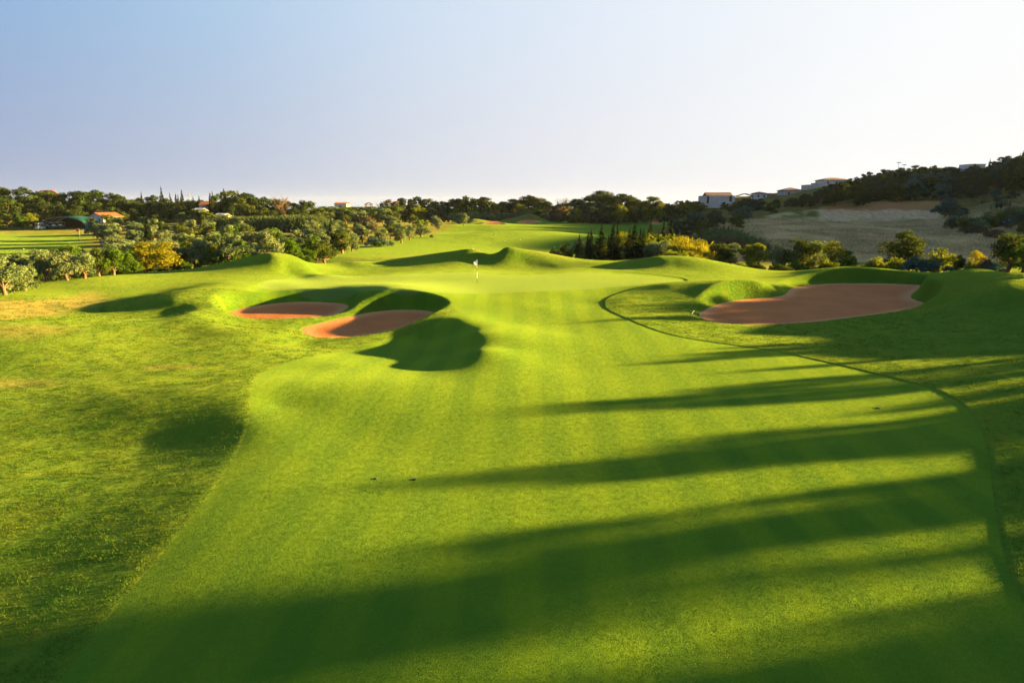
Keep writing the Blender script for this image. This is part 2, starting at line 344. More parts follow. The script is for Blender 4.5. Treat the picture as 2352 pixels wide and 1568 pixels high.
def grass_mat(name, base, alt, dry, kind):
    m, nt, out = mat(name); n = N(nt); p = n.pos()
    big = n.noise(p, .09, 3); mid = n.noise(p, .9, 4, .6)
    fine = n.noise(n.scale(p, (1, .55, 1)), 11.0, 4, .75)
    blade = n.noise(p, 38.0, 3, .8)
    col = n.mix(n.ramp(big, .35, .65), base, alt)
    if kind == 'rough':
        c2 = n.mix(n.ramp(mid, .42, .72, 0, .7), col, dry)
        col = n.mix(.55, col, c2)
        dr = n.attr('dry'); col = n.mix(n.math('MULTIPLY', dr, n.ramp(mid, .25, .6, .6, 1.0), clamp=True), col, rgb(.30, .17, .065))
        fld = n.attr('field')
        fc = n.mix(n.ramp(n.noise(n.scale(p, (.55, 1, 1)), .16, 5, .7), .36, .62), rgb(.56, .32, .17), rgb(.34, .22, .10))
        fc = n.mix(n.ramp(n.noise(p, 1.2, 3), .5, .8), fc, rgb(.16, .11, .07))
        col = n.mix(fld, col, fc)
        soil = n.attr('soil'); sc = n.mix(n.ramp(n.noise(p, .5, 4), .4, .62), rgb(.17, .09, .04), rgb(.045, .055, .018))
        col = n.mix(soil, col, sc)
        bank = n.attr('bank'); bz = n.new('ShaderNodeSeparateXYZ'); nt.links.new(p, bz.inputs[0])
        bc = n.mix(n.ramp(n.math('ADD', bz.outputs[2], n.math('MULTIPLY', n.noise(p, .25, 3), 2.5)), 5.6, 6.6), n.mix(n.ramp(n.noise(n.scale(p, (1, 1, .3)), .8, 4), .3, .7), rgb(.52, .32, .18), rgb(.75, .48, .28)), rgb(.42, .18, .08))
        col = n.mix(bank, col, bc)
        lush = n.attr('lush'); col = n.mix(lush, col, rgb(.075, .155, .014))
    else:
        sx = n.new('ShaderNodeSeparateXYZ'); nt.links.new(p, sx.inputs[0])
        # mowing lanes: one set running towards the flag, one across it
        ang = n.math('ADD', sx.outputs[0], n.math('MULTIPLY', sx.outputs[1], -.03))
        wob = n.math('MULTIPLY', n.noise(p, .12, 2), 1.1)
        s1 = n.math('SINE', n.math('MULTIPLY', n.math('ADD', ang, wob), 3.14159 / .95))
        d = n.math('ADD', n.math('MULTIPLY', sx.outputs[0], .72), n.math('MULTIPLY', sx.outputs[1], .69))
        s2 = n.math('SINE', n.math('MULTIPLY', n.math('ADD', d, wob), 3.14159 / 1.5))
        st = n.math('ADD', n.math('MULTIPLY', n.ramp(s1, -.6, .6), .8), n.math('MULTIPLY', n.ramp(s2, -.5, .5), .2))
        amt = .55 if kind == 'fairway' else .12
        st = n.math('MULTIPLY', st, n.ramp(n.noise(p, .06, 2), .35, .6, .45, 1.0))
        col = n.mix(n.math('MULTIPLY', st, amt), col, dry)
    col = n.mix(n.ramp(fine, .3, .75, 0, .45 if kind == 'rough' else .3), col, n.mix(.5, col, rgb(.02, .045, .006)))
    col = n.mix(n.ramp(blade, .35, .8, .0, .55), col, n.mix(1.0, col, rgb(.45, .5, .35), 'MULTIPLY'))
    # blades stand up: the facets a light ray meets lean every way, more in the rough than on the mown turf
    def vecnoise(sc, det):
        nd = n.new('ShaderNodeTexNoise'); n.put(nd, 'Vector', p); nd.inputs['Scale'].default_value = sc; nd.inputs['Detail'].default_value = det
        v = n.new('ShaderNodeVectorMath', operation='SUBTRACT'); nt.links.new(nd.outputs['Color'], v.inputs[0]); v.inputs[1].default_value = (.5, .5, .5); return v.outputs[0]
    def vs_(v, k):
        q = n.new('ShaderNodeVectorMath', operation='SCALE'); nt.links.new(v, q.inputs[0]); q.inputs['Scale'].default_value = k; return q.outputs[0]
    def va(u_, v): q = n.new('ShaderNodeVectorMath', operation='ADD'); nt.links.new(u_, q.inputs[0]); nt.links.new(v, q.inputs[1]); return q.outputs[0]
    lean = {'rough': (.6, 2.2), 'fairway': (.25, 2.1), 'green': (.1, 1.6)}[kind]
    g = n.new('ShaderNodeNewGeometry').outputs['Normal']
    vv = va(g, va(vs_(vecnoise(5.0, 3), lean[0]), vs_(vecnoise(70.0 if kind != 'rough' else 50.0, 2), lean[1])))
    nn = n.new('ShaderNodeVectorMath', operation='NORMALIZE'); nt.links.new(vv, nn.inputs[0]); nr = nn.outputs[0]
    dif = n.new('ShaderNodeBsdfDiffuse'); n.put(dif, 0, col); n.put(dif, 'Normal', nr)
    sh = n.new('ShaderNodeBsdfSheen'); n.put(sh, 0, n.mix(.5, col, rgb(.35, .42, .08))); n.put(sh, 'Roughness', .5); n.put(sh, 'Normal', nr)
    ad = n.new('ShaderNodeMixShader'); ad.inputs[0].default_value = GRASS_SHEEN; nt.links.new(dif.outputs[0], ad.inputs[1]); nt.links.new(sh.outputs[0], ad.inputs[2])
    nt.links.new(ad.outputs[0], out.inputs[0]); return m
GRASS_SHEEN = .35
M = {}
M['rough'] = grass_mat('rough_grass', rgb(.064, .138, .012), rgb(.095, .160, .012), rgb(.18, .185, .014), 'rough')
M['fairway'] = grass_mat('fairway_grass', rgb(.063, .150, .012), rgb(.092, .175, .012), rgb(.160, .240, .010), 'fairway')
M['green'] = grass_mat('green_grass', rgb(.115, .195, .040), rgb(.130, .205, .040), rgb(.150, .225, .045), 'green')

def sand_mat():
    m, nt, out = mat('red_sand'); n = N(nt); p = n.pos()
    c = n.mix(n.ramp(n.noise(p, .35, 4), .3, .7), rgb(.31, .095, .024), rgb(.39, .125, .032))
    e = n.attr('edge'); c = n.mix(n.math('MULTIPLY', e, .7, clamp=True), c, rgb(.52, .24, .10))
    rk = n.noise(n.scale(p, (1.2, .35, 1)), 5.0, 4, .6)
    c = n.mix(n.ramp(rk, .3, .75, 0, .35), c, rgb(.22, .075, .028))
    wv = n.new('ShaderNodeTexWave'); wv.bands_direction = 'DIAGONAL'; nt.links.new(p, wv.inputs[0]); wv.inputs['Scale'].default_value = 2.2; wv.inputs['Distortion'].default_value = 5.0; wv.inputs['Detail'].default_value = 2.0; wv.inputs['Detail Scale'].default_value = .3
    nr = n.bump(n.math('ADD', n.math('ADD', rk, n.math('MULTIPLY', wv.outputs[1], .5)), n.math('MULTIPLY', n.noise(p, 60, 2), .4)), .04, .8)
    c = n.mix(n.math('MULTIPLY', wv.outputs[1], .18), c, rgb(.20, .07, .03))
    nt.links.new(n.bsdf(c, .95, .1, nr), out.inputs[0]); return m
M['sand'] = sand_mat()

# ---------------------------------------------------------------- ground sheets
def px_mask(pts, Y=None, soft=3.0, reach=None, z=None):
    if Y is None: P = px_poly(pts)
    else: P = [(x_of(u, y_), y_) for u, y_ in pts]
    s = sdf(P, GX, GY, soft * 3); return smooth((s + soft) / (2 * soft))
jit = vnoise(GX, GY, 4.0, 55, 3)
dry = np.zeros_like(GX)
for pts, soft in [([(-60,690),(60,690),(150,685),(210,672),(250,690),(170,712),(90,730),(-60,745)], 1.6),
                  ([(0,746),(130,748),(170,760),(60,775),(-40,775)], 1.2),
                  ([(-40,872),(100,872),(140,884),(40,892),(-40,890)], .8),
                  ([(330,841),(450,838),(455,845),(340,848)], .4)]:
    dry = np.maximum(dry, px_mask(pts, soft=soft) * (1 if soft > 1.4 else .6))
edge_tan = [([(1100,84),(1300,84),(1300,80),(1100,81)], 1.5), ([(900,86),(1100,87),(1100,84),(950,83)], 2.0)]
for pts, soft in edge_tan: dry = np.maximum(dry, .45 * px_mask(pts, Y=1, soft=soft))
lush = np.maximum.reduce([px_mask([(740,96),(790,90),(1000,88),(1340,92),(1380,150),(1560,240),(1580,262),(1050,262),(1040,210),(960,165),(850,135),(760,112)], Y=1, soft=3),
                 px_mask([(-100,112),(170,115),(190,180),(-100,190)], Y=1, soft=4), px_mask([(450,175),(560,175),(560,200),(450,200)], Y=1, soft=6)])
tan2 = px_mask([(735,93),(860,90),(960,92),(1000,100),(1100,108),(1000,112),(900,104),(800,104)], Y=1, soft=4) * .5 + px_mask([(1040,112),(1180,110),(1180,118),(1040,120)], Y=1, soft=4) * .6
dune = np.zeros_like(GX)
for u_, y_, r_ in [(1088, 238, 6), (1062, 236, 5), (1130, 240, 5), (1205, 260, 8), (1180, 258, 6), (1318, 273, 6), (1505, 254, 6)]:
    dune = np.maximum(dune, np.exp(-((GX - x_of(u_, y_)) ** 2 + (GY - y_) ** 2) / r_ ** 2))
lush = np.clip(lush * (1 - .8 * dune) * (1 - tan2 * np.clip(.6 + jit * 2, 0, 1)), 0, 1)
dry = np.maximum(dry, tan2 * .7 * np.clip(.7 + jit * 2, 0, 1))
field = px_mask([(1600,112),(2420,100),(2330,150),(2240,205),(2180,216),(1700,214),(1590,150)], Y=1, soft=6)
soilm = np.clip(smooth((GY - 86) / 10) - lush - field, 0, 1) + px_mask([(700,93),(770,92),(790,100),(900,125),(1000,150),(1000,165),(880,140),(740,110)], Y=1, soft=4) 
soilm = np.clip(soilm - dry, 0, 1); dry = np.maximum(dry, dune * .5)
# cut bank at the back of the field
keep_rough = np.ones((NB - 1, NA - 1), bool)
fm = lambda S: -face_max(-S)
for b in BUNKERS.values(): keep_rough &= ~(fm(b['sd']) > .5)
keep_rough &= ~(fm(SD_F) > 1.0)
bank = px_mask([(1880,211),(2155,210),(2165,226),(1960,227),(1880,224)], Y=1, soft=1.5) + .7 * px_mask([(1720,212),(1890,208),(1890,226),(1740,226)], Y=1, soft=5) * np.clip(.5 + jit * 3, 0, 1)
field = np.clip(field - bank, 0, 1); soilm = np.clip(soilm - bank, 0, 1)
AT = dict(bank=np.clip(bank, 0, 1), dry=np.clip(dry, 0, 1), lush=lush, field=field, soil=soilm)
o = link('rough_ground', grid_mesh('rough_ground', Z_ROUGH, keep_rough, [M['rough']], AT)); tag(o, 'rolling rough grass ground reaching from the foreground to the hills', 'ground', kind='structure')
o = link('fairway', grid_mesh('fairway', Z_FAIR, (face_max(SD_F) > -.25) & ~(fm(SD_G) > .6), [M['fairway']])); tag(o, 'short mown green fairway striped with long shadows', 'fairway', kind='structure')
o = link('putting_green', grid_mesh('putting_green', Z_GREEN, face_max(SD_G) > -.02, [M['green']])); tag(o, 'pale smooth putting green around the flagstick', 'putting green', kind='structure')
BL = {'far_a': 'small distant bunker under the leftmost far dune', 'far_b': 'small distant bunker under the middle far dune', 'far_c': 'small distant bunker under the right far dune', 'far_d': 'tiny distant bunker beyond the cypress group', 'left': 'red sand bunker at left, behind the other one of the pair', 'mid': 'red sand bunker under the dark grass mound, nearer of the pair', 'right': 'wide kidney shaped red sand bunker beside the right hand mounds'}
for k, b in BUNKERS.items():
    e = 1 - smooth((b['sd']) / 1.3)
    b['obj'] = tag(link('sand_bunker', grid_mesh('sand_bunker', b['sand'], face_max(b['sd']) > -.15, [M['sand']], dict(edge=e))), BL[k], 'bunker', kind='structure')

# real tufts of longer grass standing in the near rough
def tufts():
    g = np.random.default_rng(5); n_ = 330000
    a = g.uniform(-.74, .74, n_); b = g.uniform(math.log(31), math.log(78), n_); W = np.exp(b); x = a * W; y = W - WC
    i = np.clip(np.searchsorted(A_AX, a) - 1, 0, NA - 2); j = np.clip(np.searchsorted(B_AX, b) - 1, 0, NB - 2)
    ok = (SD_F[j, i] < -.05) & (SD_G[j, i] < -.1)
    for q in BUNKERS.values(): ok &= q['sd'][j, i] < -.1
    cl = vnoise(x, y, .55, 91, 3); ok &= (cl + g.random(n_) * .5 > .12)
    x, y, i, j, W, cl = x[ok], y[ok], i[ok], j[ok], W[ok], cl[ok]
    z = Z_ROUGH[j, i]; k = len(x); sc = .6 + .9 * (W / 78); V = []
    for q in range(3):
        th = g.uniform(0, 6.283, k); wd = .0065 * sc; h = g.uniform(.018, .042, k) * (1 + np.clip(cl, 0, 1)) * sc
        lx, ly = g.normal(size=k) * .03 * sc, g.normal(size=k) * .03 * sc; bx, by = x + g.normal(size=k) * .04, y + g.normal(size=k) * .04
        c, s_ = np.cos(th) * wd, np.sin(th) * wd
        V.append(np.stack([np.c_[bx - c, by - s_, z - .012], np.c_[bx + c, by + s_, z - .012], np.c_[bx + lx + c * .3, by + ly + s_ * .3, z + h], np.c_[bx + lx - c * .3, by + ly - s_ * .3, z + h]], 1).reshape(-1, 3))
    V = np.concatenate(V); Fq = np.arange(len(V)).reshape(-1, 4)
    m, nt, out = mat('rough_blades'); n = N(nt); p = n.pos()
    c = n.mix(n.ramp(n.noise(p, .9, 3), .4, .65), rgb(.040, .095, .010), rgb(.085, .130, .012)); c = n.mix(n.ramp(n.noise(p, 9.0, 2), .45, .75, 0, .5), c, rgb(.15, .14, .02))
    dif = n.new('ShaderNodeBsdfDiffuse'); n.put(dif, 0, c); tr = n.new('ShaderNodeBsdfTranslucent'); n.put(tr, 0, c)
    ms = n.new('ShaderNodeMixShader'); ms.inputs[0].default_value = .35; nt.links.new(dif.outputs[0], ms.inputs[1]); nt.links.new(tr.outputs[0], ms.inputs[2]); nt.links.new(ms.outputs[0], out.inputs[0])
    me = np_mesh('grass_tufts', V, Fq, [m], False); tag(link('grass_tufts', me), 'longer grass blades standing in the rough', 'grass', kind='stuff')
tufts()
def weeds():
    g = np.random.default_rng(8); V = []
    k = 90000; u = g.uniform(1560, 2420, k); y = 112 + 102 * g.random(k) ** .8; x = (u - CU) / F * (y * cP + 7 * sP)
    cl = vnoise(x, y * .5, 7.0, 191, 4); ok = cl + g.random(k) * .5 > .22; x, y, cl = x[ok], y[ok], cl[ok]; k = len(x)
    W = y + WC; i = np.clip(np.searchsorted(A_AX, x / W) - 1, 0, NA - 2); j = np.clip(np.searchsorted(B_AX, np.log(W)) - 1, 0, NB - 2)
    z = np.minimum(np.minimum(Z_ROUGH[j, i], Z_ROUGH[j + 1, i]), np.minimum(Z_ROUGH[j, i + 1], Z_ROUGH[j + 1, i + 1]))
    th = g.uniform(0, 6.283, k); wd = g.uniform(.04, .11, k); h = g.uniform(.12, .42, k) * (1 + np.clip(cl, 0, 1))
    lx, ly = g.normal(size=k) * .12, g.normal(size=k) * .12; c, s_ = np.cos(th) * wd, np.sin(th) * wd
    V = np.stack([np.c_[x - c, y - s_, z - .02], np.c_[x + c, y + s_, z - .02], np.c_[x + lx + c * .4, y + ly + s_ * .4, z + h], np.c_[x + lx - c * .4, y + ly - s_ * .4, z + h]], 1).reshape(-1, 3)
    m, nt, out = mat('dry_weed_blades'); n = N(nt); p = n.pos()
    c = n.mix(n.ramp(n.noise(p, .16, 4), .38, .62), rgb(.46, .31, .16), rgb(.20, .19, .075)); c = n.mix(n.ramp(n.noise(p, 1.1, 3), .45, .7), c, rgb(.48, .32, .18))
    nt.links.new(n.bsdf(c, .95, .1), out.inputs[0])
    tag(link('field_weeds', np_mesh('field_weeds', V, np.arange(len(V)).reshape(-1, 4), [m], False)), 'dry weeds and straw standing over the sloping field', 'weeds', kind='stuff')
weeds()
# ---------------------------------------------------------------- vegetation materials
def leaf_mat(name, a, b, trans=.35, rnd_amt=.5):
    m, nt, out = mat(name); n = N(nt)
    t = n.attr('tone'); oi = n.new('ShaderNodeObjectInfo').outputs['Random']
    c = n.mix(t, a, b)
    c = n.mix(n.math('MULTIPLY', oi, rnd_amt), c, n.mix(1.0, c, rgb(.62, .66, .7), 'MULTIPLY'))
    dif = n.new('ShaderNodeBsdfDiffuse'); n.put(dif, 0, c)
    tr = n.new('ShaderNodeBsdfTranslucent'); n.put(tr, 0, n.mix(1.0, c, rgb(1.15, 1.1, .6), 'MULTIPLY'))
    ms = n.new('ShaderNodeMixShader'); ms.inputs[0].default_value = trans
    nt.links.new(dif.outputs[0], ms.inputs[1]); nt.links.new(tr.outputs[0], ms.inputs[2])
    nt.links.new(ms.outputs[0], out.inputs[0]); return m
LM_ = {
 'olive': leaf_mat('olive_leaves', rgb(.052,.085,.038), rgb(.165,.200,.095), .3),
 'pale': leaf_mat('pale_olive_leaves', rgb(.075,.105,.048), rgb(.18,.20,.095), .25),
 'dark': leaf_mat('dark_leaves', rgb(.016,.032,.010), rgb(.052,.072,.018), .25),
 'oak': leaf_mat('oak_leaves', rgb(.032,.052,.012), rgb(.085,.100,.020), .25),
 'pine': leaf_mat('pine_needles', rgb(.022,.036,.012), rgb(.060,.064,.018), .15),
 'cypress': leaf_mat('cypress_leaves', rgb(.008,.016,.007), rgb(.022,.034,.012), .1, .3),
 'lime': leaf_mat('lime_leaves', rgb(.075,.105,.010), rgb(.190,.200,.018), .45),
 'green': leaf_mat('green_leaves', rgb(.035,.075,.010), rgb(.085,.135,.014), .35),
 'gold': leaf_mat('golden_leaves', rgb(.14,.14,.010), rgb(.30,.26,.018), .45, .25),
 'blue': leaf_mat('blue_green_leaves', rgb(.030,.065,.055), rgb(.080,.130,.110), .2),
 'brown': leaf_mat('dry_leaves', rgb(.060,.045,.028), rgb(.130,.095,.060), .2),
 'scrub': leaf_mat('hill_scrub_leaves', rgb(.018,.034,.022), rgb(.046,.070,.040), .2),
 'reed': leaf_mat('reed_leaves', rgb(.050,.085,.035), rgb(.110,.135,.055), .3),
}
def bark_mat():
    m, nt, out = mat('bark'); n = N(nt); p = n.obj()
    c = n.mix(n.ramp(n.noise(n.scale(p, (3, 3, .8)), 4, 4), .3, .7), rgb(.085, .052, .032), rgb(.17, .11, .07))
    nt.links.new(n.bsdf(c, .95, .1, n.bump(n.noise(n.scale(p, (4, 4, .7)), 6, 3), .05)), out.inputs[0]); return m
M['bark'] = bark_mat()

# ---------------------------------------------------------------- vegetation shapes
def leaf_cloud(lobes, count, size, g, clumps=26, spread=.30, up=.3, aspect=.5, shell=.55):
    """many leaf-sized faces in clumps over the lobes (cx,cy,cz,rx,ry,rz); returns verts, quads, tone"""
    vol = np.array([(l[3] * l[4] * l[5]) ** (2 / 3) for l in lobes]); cnt = np.maximum(8, (count * vol / vol.sum())).astype(int)
    Vs, Ts = [], []
    for l, c in zip(lobes, cnt):
        ce, ra = np.array(l[:3]), np.array(l[3:6])
        K = max(6, int(clumps * c / cnt.max()))
        dirs = g.normal(size=(K, 3)); dirs /= np.linalg.norm(dirs, axis=1)[:, None]; dirs[:, 2] = np.where(dirs[:, 2] < -.5, -dirs[:, 2] * .5, dirs[:, 2])
        cr = g.uniform(shell, 1.0, K)[:, None]; cc = dirs * cr; tone = g.random(K)
        w = g.uniform(.4, 1.6, K); k = g.choice(K, c, p=w / w.sum())
        off = g.normal(size=(c, 3)) * spread * g.uniform(.5, 1.1, (c, 1))
        p = cc[k] + off; r = np.linalg.norm(p, axis=1)
        p = p / np.maximum(r, 1e-6)[:, None] * np.minimum(r, 1.0 + .16 * g.random(c))[:, None]
        P = ce + p * ra
        nrm = p + g.normal(size=(c, 3)) * .75 + np.array([0, 0, up]); nrm /= np.linalg.norm(nrm, axis=1)[:, None]
        t = np.cross(nrm, g.normal(size=(c, 3))); t /= np.linalg.norm(t, axis=1)[:, None]; b = np.cross(nrm, t)
        s = size * g.uniform(.55, 1.35, (c, 1))
        q = np.stack([P - t * s, P - b * s * aspect, P + t * s, P + b * s * aspect], 1)
        Vs.append(q.reshape(-1, 3)); Ts.append(np.clip(tone[k] * .7 + g.random(c) * .3, 0, 1))
    V = np.concatenate(Vs); T = np.concatenate(Ts); Fq = np.arange(len(V)).reshape(-1, 4)
    return V, Fq, T
def tube(points, radii, sides=6):
    P = np.array(points, float); V, Fs = [], []
    for i, p in enumerate(P):
        d = P[min(i + 1, len(P) - 1)] - P[max(i - 1, 0)]; d /= np.linalg.norm(d) + 1e-9
        a = np.cross(d, (0, 1, 0.13)); a /= np.linalg.norm(a); b = np.cross(d, a)
        for k in range(sides):
            t = 2 * math.pi * k / sides; V.append(p + radii[i] * (a * math.cos(t) + b * math.sin(t)))
    for i in range(len(P) - 1):
        for k in range(sides):
            k2 = (k + 1) % sides; Fs.append((i * sides + k, i * sides + k2, (i + 1) * sides + k2, (i + 1) * sides + k))
    return np.array(V), np.array(Fs)
def join(parts):
    V, Fs, o = [], [], 0
    for v, f in parts: V.append(v); Fs.append(f + o); o += len(v)
    return np.concatenate(V), np.concatenate(Fs)
def limbs(h0, r0, targets, g, lean=(0, 0)):
    """a short trunk with limbs bending up to the target points"""
    top = np.array([lean[0], lean[1], h0]); out = [tube([(0, 0, -.4), (lean[0] * .1, 0, 0.05), (lean[0] * .5, lean[1] * .5, h0 * .55), top], [r0 * 1.35, r0 * 1.15, r0 * .9, r0 * .75], 8)]
    for t in targets:
        t = np.array(t, float); m = top * .5 + t * .5 + g.normal(size=3) * .12 * np.linalg.norm(t - top) + np.array([0, 0, -.08 * h0])
        out.append(tube([top - np.array([0, 0, .1 * h0]), m, t], [r0 * .6, r0 * .36, r0 * .1], 6))
    return join(out)
def species(kind, g, lod=1.0):
    """returns (crown V,F,tone), (wood V,F), nominal height, nominal width"""
    n = lambda c: int(c * lod); sz = 1 / math.sqrt(lod)
    if kind == 'olive':
        L = []; k = g.integers(12, 17)
        for i in range(k):
            t = g.uniform(0, 6.283); z = g.uniform(.75, 3.6); r = g.uniform(.5, 1.0) * 1.75 * math.sqrt(max(.15, 1 - ((z - 2.0) / 2.2) ** 2)); s = g.uniform(.55, .95)
            L.append((r * math.cos(t), r * math.sin(t), z, s, s, s * .85))
        L.append((g.uniform(-.3, .3), g.uniform(-.3, .3), 3.7, .8, .8, .6)); L.append((0, 0, 2.3, 1.2, 1.2, 1.1))
        wood = limbs(1.0, .22, [(l[0] * .8, l[1] * .8, l[2]) for l in L[::2]], g, (g.uniform(-.25, .25), g.uniform(-.2, .2)))
        return leaf_cloud(L, n(5200), .13 * sz, g, 12, .36, aspect=.42), wood, 4.4, 4.8
    if kind in ('oak', 'dark'):
        L = []; k = g.integers(15, 20)
        for i in range(k):
            t = g.uniform(0, 6.283); z = g.uniform(.9, 6.4); r = g.uniform(.55, 1.0) * 3.2 * math.sqrt(max(.12, 1 - ((z - 3.2) / 4.2) ** 2)); s = g.uniform(1.0, 1.6)
            L.append((r * math.cos(t), r * math.sin(t), z, s, s, s * .8))
        L += [(g.uniform(-.9, .9), g.uniform(-.9, .9), 6.7, 1.5, 1.5, 1.2), (g.uniform(-1.4, 1.4), g.uniform(-1.4, 1.4), 7.3, 1.0, 1.0, .8), (0, 0, 3.6, 2.2, 2.2, 2.4)]
        wood = limbs(2.2, .34, [(l[0] * .8, l[1] * .8, l[2]) for l in L[::2]], g)
        return leaf_cloud(L, n(8500), .2 * sz, g, 12, .32), wood, 8.3, 8.0
    if kind == 'pine':
        L = []
        for i in range(9):
            t = 2 * math.pi * i / 9 + g.uniform(-.3, .3); r = g.uniform(1.6, 3.6)
            L.append((r * math.cos(t), r * math.sin(t), 7.4 - .10 * r * r + g.uniform(-.3, .3), 1.9, 1.9, .95))
        L += [(0, 0, 8.0, 2.6, 2.6, 1.2), (g.uniform(-1, 1), g.uniform(-1, 1), 8.4, 1.7, 1.7, .9)]
        wood = limbs(4.2, .32, [(l[0] * .8, l[1] * .8, l[2] - .5) for l in L], g, (g.uniform(-.5, .5), 0))
        return leaf_cloud(L, n(6500), .2 * sz, g, 22, .26, .6), wood, 9.4, 10
    if kind == 'cypress':
        L = []; hgt = 8.0
        for i in range(13):
            z = .5 + i * .58; r = 1.15 * math.sin(math.pi * min(1, (z / hgt) ** .66)) ** .8 * (1 - .3 * z / hgt) * g.uniform(.82, 1.12)
            L.append((g.uniform(-.12, .12), g.uniform(-.12, .12), z, max(r, .18), max(r, .18), .75))
        L.append((0, 0, 7.85, .16, .16, .9)); L.append((0, 0, 4.0, .5, .5, 3.4))
        wood = tube([(0, 0, -.3), (0, 0, 2), (0, 0, 7)], [.16, .12, .03])
        return leaf_cloud(L, n(5200), .13 * sz, g, 16, .3, 1.6, .45, .7), wood, 8.4, 1.9
    if kind == 'bush':
        L = [(g.uniform(-1.1, 1.1), g.uniform(-1.1, 1.1), g.uniform(.5, 1.5), g.uniform(.45, .8), g.uniform(.45, .8), g.uniform(.45, .75)) for _ in range(13)]
        L.append((0, 0, 1.7, .9, .9, .8))
        wood = limbs(.3, .08, [(l[0] * .7, l[1] * .7, l[2]) for l in L[:5]], g)
        return leaf_cloud(L, n(3200), .12 * sz, g, 16, .32), wood, 2.5, 3.4
    if kind == 'feather':                      # upright, open, plume-like (young trees, tall shrubs)
        L = []
        for i in range(9):
            z = .8 + i * .32; r = .25 + .95 * math.sin(math.pi * (i + 1) / 11)
            t = g.uniform(0, 6.28); L.append((r * .5 * math.cos(t), r * .5 * math.sin(t), z, .35 + r * .5, .35 + r * .5, .62))
        wood = limbs(.8, .09, [(l[0], l[1], l[2]) for l in L[::2]], g)
        return leaf_cloud(L, n(3000), .11 * sz, g, 14, .4, 1.2), wood, 4.0, 2.4
    if kind == 'reed':                         # a clump of canes with blades
        c = n(1500); base = g.normal(size=(c, 2)) * .75; hgt = g.uniform(1.2, 3.6, c) * np.exp(-(base ** 2).sum(1) * .18)
        lean = g.normal(size=(c, 2)) * .16; t0 = g.uniform(.0, .75, c); t1 = np.minimum(1, t0 + g.uniform(.18, .4, c))
        P0 = np.c_[base + lean * (hgt * t0)[:, None], hgt * t0]; P1 = np.c_[base + lean * (hgt * t1)[:, None] * 1.5 + g.normal(size=(c, 2)) * .12, hgt * t1]
        w = np.c_[g.normal(size=(c, 2)), np.zeros(c)]; w /= np.linalg.norm(w, axis=1)[:, None]; w *= g.uniform(.025, .06, (c, 1)) * sz
        q = np.stack([P0 - w, P0 + w, P1 + w * .6, P1 - w * .6], 1).reshape(-1, 3)
        wood = join([tube([(x, y, -.2), (x * 1.1, y * 1.1, 2.2)], [.02, .01], 4) for x, y in g.normal(size=(12, 2)) * .6])
        return (q, np.arange(len(q)).reshape(-1, 4), g.random(c)), wood, 3.3, 3.0
    if kind == 'bare':
        tg = [(g.uniform(-1.8, 1.8), g.uniform(-1.8, 1.8), g.uniform(3.5, 6.5)) for _ in range(16)]
        ws = [limbs(2.0, .2, tg, g)]
        for t in tg:
            for _ in range(5):
                e = np.array(t) + g.normal(size=3) * np.array([.7, .7, .6]) + np.array([0, 0, .5]); ws.append(tube([np.array(t) * .85, e], [.045, .015], 4))
        wood = join(ws); L = [(t[0], t[1], t[2], .7, .7, .6) for t in tg]
        return leaf_cloud(L, n(900), .09, g, 6, .4), wood, 7.0, 4.4
SPEC = {}
def plant_mesh(kind, leaf, var, far):
    key = (kind, leaf, var, far)
    if key in SPEC: return SPEC[key]
    gk = ('geo', kind, var, far)
    if gk not in SPEC:
        import zlib
        SPEC[gk] = species(kind, np.random.default_rng(zlib.crc32(repr((kind, var)).encode()) % 99991), .45 if far else 1.0)
    (V, Fq, T), (WV, WF), h, wd = SPEC[gk]
    real_h = float(V[:, 2].max())
    if far:
        VV, FF = join([(V, Fq), (WV, WF)]); mi = np.r_[np.zeros(len(Fq), int), np.ones(len(WF), int)]
        me = np_mesh(kind, VV, FF, [LM_[leaf], M['bark']], False, mi); T2 = np.r_[T, np.zeros(len(WF))]
        at = me.attributes.new('tone', 'FLOAT', 'FACE'); at.data.foreach_set('value', T2.astype(np.float32))
        SPEC[key] = (me, None, real_h)
    else:
        me = np_mesh('crown', V, Fq, [LM_[leaf]], False)
        at = me.attributes.new('tone', 'FLOAT', 'FACE'); at.data.foreach_set('value', T.astype(np.float32))
        wk = ('wood', kind, var)
        if wk not in SPEC: SPEC[wk] = np_mesh('trunk', WV, WF, [M['bark']], True)
        SPEC[key] = (me, SPEC[wk], real_h)
    return SPEC[key]
PARTS = {'bush': ('foliage', 'stem'), 'feather': ('foliage', 'stem'), 'reed': ('foliage', 'stem')}
COUNT = {}
def plant(kind, leaf, x, y, h, name, cat, label, group=None, wide=1.0, far=None, sink=.1, z=None):
    """one plant standing on the ground at x, y with real height h"""
    v = rnd.randrange(4)
    if far is None: far = y > 125
    me, wood, rh = plant_mesh(kind, leaf, v, far)
    s = h / rh; w_ = s * wide; zz = (hz(x, y) if z is None else z) - sink
    rz = rnd.uniform(0, 6.283)
    if far:
        o = link(name, me); o.location = (x, y, zz); o.rotation_euler = (rnd.uniform(-.03, .03), rnd.uniform(-.03, .03), rz); o.scale = (w_, w_, s)
    else:
        o = empty(name, (x, y, zz), rz, (w_, w_, s)); pn = PARTS.get(kind, ('crown', 'trunk'))
        link(pn[0], me, o); link(pn[1], wood, o)
    tag(o, label, cat, group); COUNT[kind] = COUNT.get(kind, 0) + 1
    return o
def plant_px(kind, leaf, u, vtop, Y, name, cat, label, group=None, wide=1.0, **kw):
    """stands at forward distance Y below picture column u; tall enough for its top to reach row vtop"""
    x = x_of(u, Y, 0); zg = hz(x, Y); h = max(.5, z_top(vtop, Y) - zg + .1)
    return plant(kind, leaf, x, Y, h, name, cat, label, group, wide, **kw)
